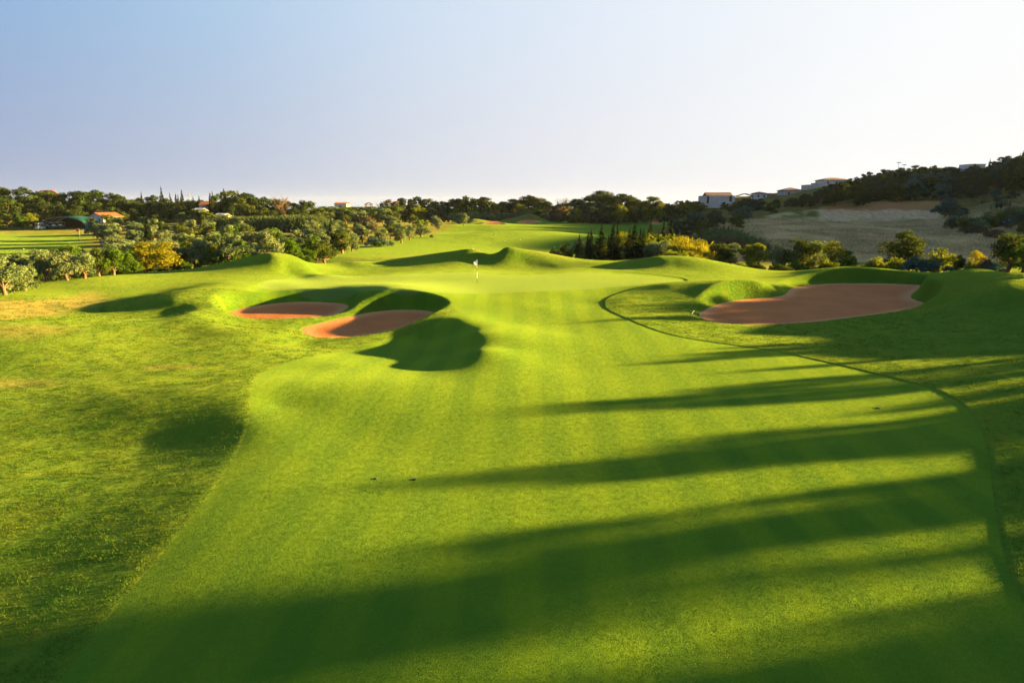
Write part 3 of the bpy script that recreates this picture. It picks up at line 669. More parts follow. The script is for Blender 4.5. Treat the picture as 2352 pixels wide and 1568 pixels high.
# ---------------------------------------------------------------- planting
ORD = 'first second third fourth fifth sixth seventh eighth ninth tenth eleventh twelfth thirteenth fourteenth fifteenth sixteenth seventeenth eighteenth nineteenth twentieth'.split()
ORD += ['twenty-' + o for o in ORD[:9]] + ['thirtieth'] + ['thirty-' + o for o in ORD[:9]]
def row(Y, u0, u1, step, hfun, pick, phrase, group, jy=1.2, wide=(1.0, 1.25), rowof=None, skip=None):
    """one row of plants across the picture, left to right; pick() -> (kind, leaf, name, cat, look)"""
    x = x_of(u0, Y); x1 = x_of(u1, Y); k = 0
    while x < x1:
        y = Y + rnd.uniform(-jy, jy); xx = x + rnd.uniform(-.25, .25) * step
        u = CU + F * xx / (y * cP + 7 * sP)
        if not (skip and skip(u, y)):
            kind, leaf, name, cat, look = pick()
            plant(kind, leaf, xx, y, hfun(u, y), name, cat, f'{look}, {ORD[k]} from the left in the {phrase}', group, rnd.uniform(*wide)); k += 1
        x += step * rnd.uniform(.85, 1.15)
def choose(*opts):
    tot = sum(o[0] for o in opts)
    def f():
        r = rnd.random() * tot
        for o in opts:
            r -= o[0]
            if r <= 0: return o[1:]
        return opts[-1][1:]
    return f
OL = ('olive', 'olive', 'olive_tree', 'tree', 'grey green olive tree'); OP = ('olive', 'pale', 'olive_tree', 'tree', 'pale silvery olive tree')
OG = ('olive', 'oak', 'olive_tree', 'tree', 'dark green bushy tree'); BR = ('bush', 'brown', 'shrub', 'shrub', 'brownish dry shrub')
# A: the olive grove, left
grove = choose((6, *OL), (3, *OP), (2.2, *OG), (1.2, 'olive', 'green', 'bushy_tree', 'tree', 'fresh green bushy tree'))
def gh(u, y): return rnd.uniform(2.9, 4.1)
def glade(u, y): return (u < 205 and 104 < y < 192) or (575 < u < 672 and 150 < y < 186)
GL = [(76, 60, 640, 4.4), (82, 95, 690, 4.4), (88.5, 110, 715, 4.4), (95.5, 130, 740, 4.6), (103.5, 170, 765, 4.8), (112, 190, 790, 5.0), (121, 200, 830, 5.2), (131, 190, 880, 5.6), (142, 190, 915, 6.0), (154, 200, 950, 6.4), (168, 205, 985, 7.0), (184, 190, 1010, 7.6), (202, 205, 1035, 8.2), (221, 240, 1060, 9.0)]
def skipg(u, y):
    if glade(u, y): return True
    if 55 < u < 175 and y < 100: return False
    return rnd.random() < .06
for i, (Y, a, b, st) in enumerate(GL):
    row(Y, a, b, st * .88, gh, grove, f'{ORD[i]} row of the grove', 'olive trees of the left grove', skip=skipg)
row(96, -60, 120, 6, lambda u, y: rnd.uniform(2.2, 2.9), grove, 'low row before the small green', 'olive trees before the small green')
row(60, -160, -20, 5, gh, grove, 'row beyond the left edge', 'olive trees beyond the left edge')
# front trees of the grove, placed one by one
T = plant_px
T('olive', 'olive', 12, 583, 53, 'olive_tree', 'tree', 'olive tree with an orange lit forked trunk at the left edge')
T('olive', 'olive', 58, 607, 55.5, 'olive_tree', 'tree', 'low yellow green olive tree next to the forked trunk one')
T('olive', 'olive', 45, 580, 63, 'olive_tree', 'tree', 'taller olive behind the low yellow green one at far left')
T('olive', 'olive', 108, 572, 62, 'olive_tree', 'tree', 'broad shaded grey olive tree left of the orange trunk')
T('olive', 'pale', 156, 573, 61, 'olive_tree', 'tree', 'silvery olive tree on a stout orange lit trunk')
T('olive', 'olive', 196, 577, 62, 'olive_tree', 'tree', 'grey olive just right of the orange lit trunk')
T('olive', 'oak', 228, 568, 66, 'bushy_tree', 'tree', 'dark bushy tree between the olives and the golden trees')
T('olive', 'green', 262, 566, 67, 'bushy_tree', 'tree', 'deep green bushy tree with shadowed foot, left of the golden trees')
T('olive', 'green', 296, 572, 69, 'bushy_tree', 'tree', 'green bushy tree touching the first golden tree')
T('feather', 'gold', 338, 551, 71, 'golden_tree', 'tree', 'golden yellow feathery tree, slimmer of the golden pair', wide=1.25)
T('feather', 'gold', 386, 553, 72, 'golden_tree', 'tree', 'rounded golden ochre tree, right one of the golden pair', wide=1.7)
T('bush', 'green', 312, 600, 69, 'shrub', 'shrub', 'low green shrub at the foot of the golden tree')
T('olive', 'lime', 440, 548, 77, 'bushy_tree', 'tree', 'yellow green spreading tree right of the golden pair', wide=1.0)
T('olive', 'olive', 418, 566, 76, 'bushy_tree', 'tree', 'olive green tree close behind the rounded golden tree', wide=.9)
T('olive', 'lime', 492, 560, 78, 'bushy_tree', 'tree', 'yellow green tree above the dark low hedge', wide=1.0)
T('olive', 'green', 550, 549, 79, 'bushy_tree', 'tree', 'dense vivid green tree behind the rounded mound', wide=1.05)
T('bush', 'green', 520, 582, 76, 'shrub', 'shrub', 'dark low shrub below the vivid green tree, left part', wide=1.3)
T('bush', 'green', 470, 588, 75, 'shrub', 'shrub', 'dark low shrub below the spreading yellow green tree', wide=1.5)
T('bush', 'green', 425, 598, 73, 'shrub', 'shrub', 'dark low shrub nearest to the rounded golden tree', wide=1.3)
T('bush', 'dark', 400, 596, 74, 'shrub', 'shrub', 'nearly black shrub right behind the rounded golden tree')
T('bush', 'lime', 600, 577, 82, 'shrub', 'shrub', 'yellow green shrub peeping over the top of the left mound', wide=1.4)
T('bush', 'lime', 636, 579, 83, 'shrub', 'shrub', 'yellow green shrub over the mound top, right of its twin', wide=1.3)
T('bush', 'green', 665, 584, 84, 'shrub', 'shrub', 'dark green shrub over the right shoulder of the left mound', wide=1.2)
T('olive', 'green', 704, 568, 88, 'bushy_tree', 'tree', 'rounded green tree at the corner of the grove by the mound', wide=1.15)
T('olive', 'oak', 745, 548, 93, 'bushy_tree', 'tree', 'dark green tree at the edge of the distant fairway', wide=1.1)
T('olive', 'olive', 787, 537, 112, 'olive_tree', 'tree', 'olive tree on bare soil, leftmost beside the distant fairway')
T('olive', 'olive', 808, 538, 118, 'olive_tree', 'tree', 'olive tree with a thin clear trunk beside the distant fairway')
T('bush', 'blue', 853, 540, 131, 'shrub', 'shrub', 'blue green round shrub at the edge of the distant fairway', far=False)
T('bush', 'blue', 877, 547, 131, 'shrub', 'shrub', 'lower grey blue shrub at the edge of the distant fairway', far=False, wide=1.3)
T('bush', 'green', 868, 552, 129, 'shrub', 'shrub', 'small vivid green shrub before the blue green ones', far=False)
T('bush', 'olive', 897, 552, 132, 'shrub', 'shrub', 'small grey shrub rightmost of the blue green ones', far=False)
T('olive', 'olive', 922, 517, 140, 'olive_tree', 'tree', 'olive tree with visible trunk on red soil by the distant fairway', far=False)
T('olive', 'pale', 941, 514, 146, 'olive_tree', 'tree', 'pale olive tree on red soil, behind the one with visible trunk', far=False)
T('olive', 'pale', 968, 512, 153, 'olive_tree', 'tree', 'whitish rounded olive tree at the corner of the distant fairway', far=False, wide=1.3)
T('bush', 'brown', 992, 538, 152, 'shrub', 'shrub', 'tiny brown shrub at the tip of the grove by the fairway', far=False)
T('bush', 'brown', 845, 494, 172, 'shrub', 'shrub', 'brown round bush standing out of the olive grove', wide=1.1, far=False)
# cypresses in the grove
CY = ('cypress', 'cypress')
for u, vt, Y, lb in [(343, 493, 112, 'dark cypress in the grove above the golden pair'), (356, 500, 150, 'slim cypress close right of the one above the golden pair'), (370, 500, 152, 'slimmest cypress of the trio above the golden pair'),
                     (714, 498, 190, 'small cypress by the reed hedge, left of two'), (722, 500, 192, 'small cypress by the reed hedge, right of two'), (762, 497, 140, 'lone slender cypress in the middle of the olive grove')]:
    T(*CY, u, vt, Y, 'cypress', 'cypress', lb, 'cypresses in the olive grove', far=False)
# B: tall dark wood at the left
bt = [(-60,430,232),(-20,432,226),(12,427,238),(54,428,236),(30,455,215),(78,446,232),(100,455,226),(117,436,240),(150,441,238),(140,462,222),(183,437,240),(206,440,236),(234,435,240),(222,462,224),(258,442,242),(281,445,240),(300,458,236),(323,453,244),(361,447,246),(345,465,236),(387,454,246),(408,466,244),(180,470,214),(262,474,222),(310,478,226),(395,480,232),(430,478,240)]
for i, (u, vt, Y) in enumerate(sorted(bt)):
    if vt < 450 or Y > 233: lab = f'tall dark evergreen tree, {ORD[i]} from the left along the wood behind the white house'
    else: lab = f'shorter dark evergreen tree, {ORD[i]} from the left along the wood behind the white house'
    plant_px('dark', 'dark', u, vt, Y, 'evergreen_tree', 'tree', lab, 'tall trees of the left wood', wide=rnd.uniform(1.0, 1.3), far=False)
for i, (u, vt, Y) in enumerate(sorted([(20, 490, 205), (52, 497, 200), (75, 488, 204), (105, 505, 206), (-10, 500, 200), (250, 492, 206), (283, 497, 212), (262, 503, 203), (325, 497, 214), (368, 505, 208)])):
    plant_px('olive', ['lime', 'oak', 'green'][i % 3], u, vt, Y, 'bushy_tree', 'tree', f'{["yellow green", "dark olive", "green"][i % 3]} bushy tree, {ORD[i]} from the left along the foot of the left wood', 'bushy trees at the foot of the wood', wide=1.3)
for u, vt, Y, lb in [(331,439,262,'short cypress tip over the wood, leftmost on the skyline'),(377,427,262,'tallest cypress tip on the left skyline'),(396,442,264,'thin cypress tip right of the tallest one on the skyline'),(409,443,268,'small twin cypress tip on the left skyline'),(414,446,268,'lower small twin cypress tip on the left skyline'),(423,435,262,'stout cypress on the left skyline, right of the small twins'),
                     (448,450,266,'tiny cypress tip left of the red roofed cottage'),(462,449,262,'cypress rising behind the red roofed cottage'),(488,440,228,'tall dark cypress right of the red roofed cottage, left of two'),(494,439,229,'tall dark cypress right of the red roofed cottage, right of two'),(513,440,236,'cypress before the second red roof'),(520,431,238,'cypress with a bent thin tip above the second red roof')]:
    T(*CY, u, vt, Y, 'cypress', 'cypress', lb, 'cypresses on the left skyline', far=False, wide=.9)
for i, (u, vt, Y, lf) in enumerate(sorted([(505,444,244,'green'),(536,436,240,'oak'),(569,441,242,'dark'),(552,452,232,'oak'),(590,452,238,'dark'),(616,451,240,'dark'),(575,470,226,'oak'),(540,474,224,'dark'),(605,474,226,'oak'),(636,456,244,'dark'),(662,461,242,'brown'),(696,459,240,'dark'),(719,461,242,'oak'),(735,478,236,'oak'),(680,476,230,'dark'),(650,480,228,'brown'),(705,480,226,'oak'),(632,482,222,'dark')])):
    T('dark', lf, u, vt, Y, 'evergreen_tree', 'tree', f'{dict(green="fresh green", oak="olive green", dark="dark", brown="brownish")[lf]} tree, {ORD[i]} from the left in the wood between cottages and sea', 'trees between cottages and sea', wide=rnd.uniform(.95, 1.2), far=False)
T('bare', 'brown', 646, 450, 236, 'bare_tree', 'tree', 'half bare brown tree against the sky in the left wood', far=False)
for i, (u, vt, Y) in enumerate(sorted([(462,478,206),(478,484,204),(440,488,206),(505,490,200),(520,494,196)])):
    T('olive', 'oak', u, vt, Y, 'bushy_tree', 'tree', f'bushy tree, {ORD[i]} from the left under the red roofed cottages', 'bushy trees under the cottages', wide=1.3)
for i, u in enumerate(range(-60, 560, 18)):
    T('olive', 'dark', u, 461 + rnd.uniform(-4, 5) - (3 if u < 300 else 0), 268 + rnd.uniform(-3, 6), 'evergreen_tree', 'tree', f'dark tree deep in the left wood, {ORD[i]} from the left in its back row', 'back row of the left wood', wide=1.7)
for i, (u, vt, Y) in enumerate(sorted([(-25, 622, 56), (28, 640, 55), (80, 640, 59), (132, 628, 62), (178, 628, 63), (212, 622, 65), (240, 616, 67), (278, 612, 69), (92, 612, 64), (305, 612, 70), (60, 620, 62), (165, 610, 66), (200, 606, 68), (20, 606, 62), (355, 606, 71), (372, 612, 70)])):
    T('bush', ['green', 'oak', 'dark'][i % 3], u, vt, Y, 'shrub', 'shrub', f'{["green", "olive green", "dark"][i % 3]} low shrub, {ORD[i]} from the left under the front olives', 'undergrowth shrubs of the front olives', wide=1.3)
# C: reed hedge
x = 0
for i, u in enumerate(range(500, 735, 8)):
    Y = 196 + rnd.uniform(-1.5, 1.5)
    T('reed', 'reed', u, 493 + rnd.uniform(-2, 3), Y, 'reed_clump', 'reeds', f'tall blue green reed clump, {ORD[i]} from the left in the reed hedge', 'reed clumps of the long hedge', wide=1.5, far=False)
# D: far centre
low = [(u, 469 + rnd.uniform(-1, 6) + (0 if u > 835 else 2), 300 + rnd.uniform(-40, 60)) for u in range(738, 905, 9)]
for i, (u, vt, Y) in enumerate(low):
    T('olive', ['oak', 'scrub', 'green', 'olive'][i % 4], u, vt + 3, Y, 'bushy_tree', 'tree', f'low bushy tree below the sea line, {ORD[i]} from the left', 'low bushy trees below the sea line', wide=1.8)
for i, (u, vt, Y) in enumerate(sorted([(740,484,255),(757,487,248),(775,484,252),(795,492,240),(815,484,250),(835,482,255),(862,484,250),(880,486,245),(900,484,248),(818,474,285),(750,476,275),(872,476,280),(785,476,290),(890,478,262)])):
    T('olive', ['olive', 'oak', 'pale', 'scrub'][i % 4], u, vt, Y, 'bushy_tree', 'tree', f'{["grey olive", "dark", "pale", "dusky"][i % 4]} tree behind the grove towards the sea, {ORD[i]} from the left', 'trees behind the grove', wide=1.5)
dd = [(897,457,300,'brown'),(912,461,295,'brown'),(930,453,305,'oak'),(946,456,310,'dark'),(960,450,306,'dark'),(960,469,285,'lime'),(976,456,300,'dark'),(989,455,304,'dark'),(1002,460,300,'oak'),(1014,461,306,'dark'),(1030,463,300,'dark'),(1045,455,304,'pine'),(1060,455,300,'dark'),(1072,448,304,'oak'),(1088,455,300,'dark'),(1100,460,306,'dark'),(1112,451,304,'pine'),(1126,462,300,'oak'),(1135,467,285,'lime'),(1020,478,285,'scrub'),(1045,478,284,'green'),(1070,474,288,'oak'),(1095,476,284,'green'),(990,476,286,'scrub'),(1110,478,282,'oak'),(925,474,288,'brown'),(942,478,284,'dark'),(1150,466,300,'dark')]
nm = dict(brown='brownish', oak='olive green', dark='dark', lime='yellow green', pine='dark open', scrub='dusky', green='green')
for i, (u, vt, Y, lf) in enumerate(sorted(dd)):
    T('pine' if lf == 'pine' else 'dark', lf, u, vt, Y, 'evergreen_tree', 'tree', f'{nm[lf]} tree, {ORD[i]} from the left in the far centre wood', 'trees of the far centre wood', wide=rnd.uniform(.95, 1.25))
T('bare', 'brown', 885, 462, 305, 'bare_tree', 'tree', 'thin purple brown tree at the left end of the centre wood')
for i, u in enumerate(range(1040, 1185, 13)):
    T('olive', ['olive', 'pale', 'olive'][i % 3], u, 487 + rnd.uniform(-2, 3), 262 + rnd.uniform(-2, 10), 'olive_tree', 'tree', f'small grey olive, {ORD[i]} from the left behind the first far bunker', 'olive trees behind the far bunkers', wide=1.3)
# E: umbrella pines and the big centre group
ee = [('pine','pine',1158,462,292),('pine','pine',1182,456,290),('pine','pine',1212,447,288),('pine','pine',1235,452,286),('pine','pine',1252,461,284),('dark','brown',1290,466,285),('dark','brown',1275,480,268),('olive','lime',1198,467,280),('olive','lime',1245,471,278),('olive','green',1232,480,274),('olive','olive',1215,482,270),('olive','brown',1262,476,276),('dark','dark',1170,474,282),('dark','scrub',1222,474,286)]
ln = ['umbrella pine, lowest at the left of the pine group','umbrella pine second of the group above the far dunes','tallest umbrella pine above the far dunes','umbrella pine right beside the tallest one','small umbrella pine at the right end of the pine group','brown tree right of the umbrella pines','round brown bush below the brown tree','yellow green cone tree under the umbrella pines','bright yellow green tree below the right pines','green bush between the pines and the dune','grey olive bush behind the middle far dune','brownish bush between pines and brown tree','dark tree under the low left pine','dusky tree filling the space under the tallest pine']
for (k, lf, u, vt, Y), lb in zip(ee, ln):
    T(k, lf, u, vt, Y, {'pine': 'umbrella_pine', 'dark': 'evergreen_tree', 'olive': 'bushy_tree'}[k], 'tree', lb, far=False, wide=1.15)
for i, u in enumerate(range(1150, 1330, 11)):
    T('olive', ['scrub', 'oak', 'green'][i % 3], u, 476 + rnd.uniform(-4, 4), 302, 'bushy_tree', 'tree', f'dusky bushy tree, {ORD[i]} from the left behind the umbrella pines', 'bushy trees behind the umbrella pines', wide=1.6)
T('bare', 'brown', 1294, 455, 288, 'bare_tree', 'tree', 'bare twiggy tree top right of the umbrella pines')
ff = [(1322,456,'pine'),(1345,452,'dark'),(1365,446,'dark'),(1382,437,'pine'),(1400,447,'oak'),(1418,450,'dark'),(1434,444,'pine'),(1450,452,'dark'),(1464,457,'oak'),(1335,470,'scrub'),(1360,472,'scrub'),(1388,468,'scrub'),(1412,472,'dark'),(1440,472,'dark'),(1460,474,'oak'),(1497,450,'oak'),(1482,460,'dark'),(1512,460,'brown'),(1528,466,'dark'),(1545,468,'oak'),(1322,478,'green'),(1350,484,'scrub')]
for i, (u, vt, lf) in enumerate(sorted(ff)):
    T('pine' if lf == 'pine' else 'dark', lf, u, vt, 268 + rnd.uniform(-3, 8) - (vt - 450) * .5, 'evergreen_tree', 'tree', f'{nm[lf]} tree, {ORD[i]} from the left in the tall group beyond the pines', 'trees of the tall centre group', wide=1.15, far=False)
for i, (u, vt, lf) in enumerate([(1424,469,'lime'),(1480,476,'lime'),(1513,464,'lime'),(1557,460,'lime'),(1576,459,'lime'),(1596,461,'lime'),(1612,465,'lime'),(1568,470,'oak'),(1605,476,'oak'),(1543,470,'lime'),(1590,472,'lime'),(1530,480,'oak')]):
    T('feather' if i < 3 else 'dark', lf, u, vt, 252 if i < 3 else 300, 'sunlit_tree', 'tree', f'sunlit yellow green tree, {ORD[i]} in the line towards the grey villa', 'sunlit trees towards the grey villa', wide=1.2)
for i, u in enumerate(range(1195, 1545, 15)):
    T('olive', ['olive', 'pale', 'olive', 'scrub'][i % 4], u, 487 + rnd.uniform(-4, 5) - (0 if u > 1300 else 0), 276 + rnd.uniform(-4, 5), 'olive_tree', 'tree', f'rounded grey olive, {ORD[i]} from the left in the row along the far fairway', 'olive trees along the far fairway', wide=1.25)
# F: cypress group right of the green
for u, vt, Y, w_, lb in [(1330,541,90,1.05,'dark cypress, leftmost of the group by the green'),(1350,535,92,.8,'slim cypress second from the left by the green'),(1357,528,96,.85,'taller cypress touching the slim second one'),(1380,520,91,1.25,'broad tall cypress in the left half of the group'),(1397,543,93,.75,'short thin cypress right of the broad one'),(1407,518,95,.9,'tall cypress, left one of the middle twins'),(1417,519,97,.9,'tall cypress, right one of the middle twins'),
                     (1444,528,93,1.0,'cypress just left of the broadest right one'),(1456,517,94,1.35,'broadest cypress in the right half of the group'),(1470,528,95,.7,'thin cypress right of the broadest one'),(1477,528,96,.7,'thinner twin cypress right of the broadest one'),(1493,511,106,.85,'cypress standing farther back above the lime bushes'),(1511,535,100,.6,'small cypress in the lime bushes'),(1523,509,108,.85,'back cypress left of the last one'),(1540,509,110,.95,'last cypress on the right before the golden reeds')]:
    T(*CY, u, vt - 5, Y, 'cypress', 'cypress', lb, 'cypresses by the green', wide=w_ * 1.2, far=False)
gg = [('bush','lime',1275,568,95,'yellow green shrub left of the dark round bush by the green',1),('olive','oak',1300,557,94,'dark round bush with sunlit right side, left of the cypresses',.85),('bush','brown',1290,588,88,'small brown shrub at the foot of the dark round bush',1),
 ('olive','olive',1328,546,104,'grey olive behind the leftmost cypress',1),('olive','olive',1343,552,100,'grey olive between the first cypresses',1),('bush','gold',1368,556,100,'golden shrub glimpsed between cypresses, left',1),('bush','gold',1392,558,99,'golden shrub glimpsed behind the short thin cypress',1),('olive','olive',1424,560,98,'grey olive under the middle twins',.9),('olive','olive',1360,590,93,'low grey shrub before the cypresses, left',.8),('olive','olive',1436,592,92,'low grey olive before the broadest cypress',.9),
 ('feather','lime',1432,530,104,'lime feathery shrub behind the middle gap of the cypresses',1.5),('feather','lime',1440,535,102,'lime shrub filling the middle gap of the cypresses',1.6),('bush','lime',1485,534,104,'lime shrub below the back cypress',1.2),('bush','lime',1502,533,106,'lime shrub between the back cypresses',1.3),('bush','lime',1530,536,106,'lime shrub under the last cypress',1.2),
 ('olive','olive',1500,553,94,'grey green round shrub right of the cypresses',1.0),('olive','olive',1528,551,93,'grey green bush left of the golden reeds',1.0),('olive','oak',1550,560,91,'dark green bush against the golden reeds',.8),('bush','lime',1540,572,86,'bright lime shrub before the golden reeds, left',1.2),('bush','lime',1565,574,85,'bright lime shrub before the golden reeds, right',1.2),
 ('olive','oak',1652,557,90,'dark tree with yellow lit edge right of the golden reeds',.95),('olive','olive',1680,556,91,'olive green tree next to the dry field, left',.9),('olive','lime',1740,556,89,'lime tree before the dry field',1.05),('olive','lime',1730,590,84,'low lime shrub below the lime tree',.9),('olive','olive',1783,559,91,'pale lime bush right of the lime tree',.7),('olive','oak',1835,545,90,'broad dark green tree before the dry field',1.25),('olive','olive',1872,550,92,'olive green tree on the right of the broad dark one',1.0),('bush','green',1700,603,80,'dark glossy shrub over the dip in the ridge, left',1.5),('bush','dark',1745,606,78,'dark glossy shrub over the dip in the ridge, middle',1.6),('bush','dark',1790,606,79,'dark glossy shrub over the dip in the ridge, right',1.5),('bush','lime',1785,603,83,'small golden shrub over the dip in the ridge',1),('bush','green',1830,596,82,'green shrub under the broad dark tree',1.5),
 ('feather','lime',1916,550,88,'upright lime tree before the dry field',1.1),('bush','green',1945,573,86,'green shrub right of the upright lime tree',.9),('bush','lime',1893,590,82,'lime shrub at the foot of the upright lime tree',1.2),('bush','green',1985,606,80,'low green shrub above the bunker ridge',1.2),('bush','lime',2015,588,82,'yellow shrub left of the big round tree',1.0),('olive','oak',2068,527,88,'big round tree above the bunker ridge',1.15),('bush','lime',2060,590,80,'golden shrub at the foot of the big round tree',1.4),('bush','blue',2105,586,77,'blue green shrub above the bunker ridge',1.35),('bush','blue',2148,594,76,'blue grey shrub left of the right hand mound',1.3),('bush','lime',2160,567,86,'golden green shrub behind the blue ones',1.2),('olive','oak',2200,584,80,'small dark round bush left of the mound top',.8),('bush','lime',2225,600,78,'thin golden shrub touching the mound top',.7),('feather','gold',2243,574,82,'gold brown upright shrub behind the mound top',1.0),('bush','blue',2285,604,74,'pale blue shrub behind the right hand mound',1.4),('olive','oak',2315,534,80,'large dark tree at the right edge behind the mound',1.2),('olive','green',2352,545,76,'green tree cut by the right edge behind the mound',1.1),('bush','brown',2265,590,80,'brownish shrub left of the large right edge tree',1.0),('olive','oak',2395,540,80,'dark tree just beyond the right edge',1.1)]
for k, lf, u, vt, Y, lb, w_ in gg:
    T(k, lf, u, vt, Y, {'bush': 'shrub', 'feather': 'tall_shrub', 'olive': 'bushy_tree'}[k], 'shrub' if k != 'olive' else 'tree', lb, wide=w_, far=False)
for i, (u, vt, Y) in enumerate(sorted([(1556,540,98),(1570,537,100),(1585,540,99),(1600,545,97),(1615,552,95),(1628,560,92),(1590,556,91),(1605,562,89),(1575,556,91),(1620,572,88),(1562,552,94),(1597,575,86),(1612,588,84),(1583,572,87)])):
    T('reed' if i % 2 else 'feather', 'gold', u, vt + 3, Y, 'reed_clump', 'reeds', f'glowing golden reed clump, {ORD[i]} from the left in the golden thicket', 'golden reed clumps', wide=1.25, far=False)
for i, (u, vt, Y) in enumerate(sorted([(1632,522,150),(1645,518,152),(1660,516,154),(1675,520,150),(1690,524,146),(1650,530,140),(1668,532,138),(1700,532,138),(1685,536,134),(1720,536,134),(1740,540,130),(1637,535,138)])):
    T('reed', 'reed', u, vt, Y, 'reed_clump', 'reeds', f'green reed clump, {ORD[i]} from the left at the corner of the field', 'green reed clumps at the field corner', wide=1.7, far=False)
T('bush', 'brown', 1660, 541, 128, 'shrub', 'shrub', 'dark red brown shrub above the golden reeds', far=False); T('bush', 'brown', 1683, 544, 126, 'shrub', 'shrub', 'reddish shrub at the near corner of the dry field', far=False)
# mid slope trees right of the field
for k, lf, u, vt, Y, lb, w_ in [('olive','blue',2166,456,205,'dark blue grey round tree beside the cut bank',1.15),('olive','green',2205,498,170,'round green bush on the slope right of the field',1.1),('olive','scrub',2230,508,160,'dark crooked tree on the slope right of the field',.9),('olive','blue',2200,480,190,'blue green bush above the round green one',1.1),('olive','blue',2320,497,150,'blue green bush near the parked car',1.3),('olive','oak',2348,505,140,'dark bush under the parked car',1.1),('olive','scrub',2250,460,215,'dusky bush above the slope, near the slim cypresses',1.2),('olive','blue',2225,462,222,'blue grey bush at the right end of the bank',1.2),
 ('olive','scrub',2185,500,168,'dusky bush at the right end of the dry field',.8),('olive','green',2346,462,200,'green tree above the parked car',1.2)]:
    T(k, lf, u, vt, Y, 'bushy_tree', 'tree', lb, wide=w_, far=False)
for i, (u, vt, Y) in enumerate(sorted([(2282,455,195),(2292,462,192),(2302,450,198),(2312,460,190),(2270,470,196)])):
    T(*CY, u, vt, Y, 'cypress', 'cypress', f'slim hillside cypress, {ORD[i]} from the left of the five above the slope', 'hillside cypresses', far=False, wide=.9)
for i in range(16):
    u = 2230 + i * 7.5 + rnd.uniform(0, 5); Y = rnd.uniform(135, 175)
    T('bush', 'brown', u, 556 - (Y - 110) * .9, Y, 'dry_shrub', 'shrub', f'tall dry brown shrub, {ORD[i]} from the left on the slope beside the field', 'dry shrubs on the slope', wide=1.5)
for i in range(30):
    u = 2175 + i * 6.8 + rnd.uniform(0, 5); Y = rnd.uniform(150, 222)
    k, lf, ds = [('olive', 'blue', 'blue green'), ('olive', 'scrub', 'dusky'), ('bush', 'olive', 'grey'), ('olive', 'oak', 'dark')][i % 4]
    x = x_of(u, Y, 4); plant(k, lf, x, Y, rnd.uniform(2.4, 4.0), 'slope_bush', 'bush', f'{ds} bush on the slope beside the field, {ORD[i]} from the left', 'bushes scattered on the slope', 1.25, far=False)
# hillside forest: rows up the slope
hc = choose((6, 'dark', 'scrub', 'hillside_tree', 'tree', 'dusky green evergreen'), (3, 'dark', 'dark', 'hillside_tree', 'tree', 'dark evergreen'), (1.2, 'dark', 'oak', 'hillside_tree', 'tree', 'olive green evergreen'), (.6, 'olive', 'blue', 'hillside_tree', 'tree', 'blue grey bush'))
SIL = [(1540,480),(1600,470),(1626,466),(1675,458),(1734,451),(1800,452),(1835,448),(1850,440),(1862,436),(1903,419),(1978,397),(2006,390),(2090,382),(2133,381),(2224,384),(2260,375),(2299,359),(2352,339),(2450,325)]
def cap(u, y, h, x=None):
    zg = hz(x_of(u, y, 8), y); return min(h, z_top(float(np.interp(u, *zip(*SIL))) + rnd.uniform(0, 7), y) - zg)
hh = lambda u, y: rnd.uniform(5.2, 7.4)
HR = [(226, 1845, 2400, 7), (235, 1830, 2440, 7.5), (246, 1800, 2450, 7.5), (256, 1730, 2500, 8), (266, 1700, 2520, 8), (277, 1680, 2540, 8.5), (288, 1670, 2560, 8.5), (299, 1700, 2560, 9), (308, 1760, 2560, 9)]
for i, (Y, a, b, st) in enumerate(HR):
    row(Y, a, min(b, 2440), st, lambda u, y: max(2.2, cap(u, y, hh(u, y))), hc, f'{ORD[i]} row up the right hillside', 'trees of the right hillside', jy=3, wide=(1.0, 1.35), skip=lambda u, y: cap(u, y, 9) < 2.6)
for i, Y in enumerate([212, 222, 236, 252, 268, 284]):
    row(Y, 2450, 2900 if Y < 200 else 2800, 11, hh, hc, f'{ORD[i]} row beyond the right edge', 'trees of the slope beyond the right edge', jy=4, wide=(1.2, 1.5))
for Y, a, b, st, k_ in [(172, 1560, 1650, 6, 'near'), (192, 1545, 1700, 6, 'second'), (212, 1545, 1725, 6.5, 'third'), (226, 1550, 1790, 7, 'fourth')]:
    row(Y, a, b, st, lambda u, y: max(1.8, cap(u, y, rnd.uniform(3.6, 5.2))), choose((3, 'olive', 'blue', 'hillside_bush', 'bush', 'blue green rounded bush'), (3, 'olive', 'scrub', 'hillside_bush', 'bush', 'dusky green bush'), (1, 'olive', 'oak', 'hillside_bush', 'bush', 'olive green bush')), f'{k_} row below the grey villa', 'bushes below the grey villa', wide=(1.1, 1.4))
for i, (u, vt, Y) in enumerate(sorted([(2255,364,300),(2330,345,300),(2336,349,301),(2210,382,303),(2322,352,300),(2188,380,303)])):
    T(*CY, u, vt, Y, 'cypress', 'cypress', f'cypress spike on the hill crest, {ORD[i]} from the left of six', 'cypresses on the hill crest', wide=.9)
for i, (u, vt, Y) in enumerate(sorted([(2352,337,300),(2299,357,302),(2130,379,306),(2090,378,306),(2224,376,306),(2370,340,300),(2020,388,308),(2280,360,300),(1985,394,308),(2055,384,306),(2160,384,306),(2340,345,296)])):
    T('dark', 'dark', u, vt, Y, 'hillside_tree', 'tree', f'dark crest tree, {ORD[i]} from the left standing against the sky', 'trees on the hill crest', wide=1.3)
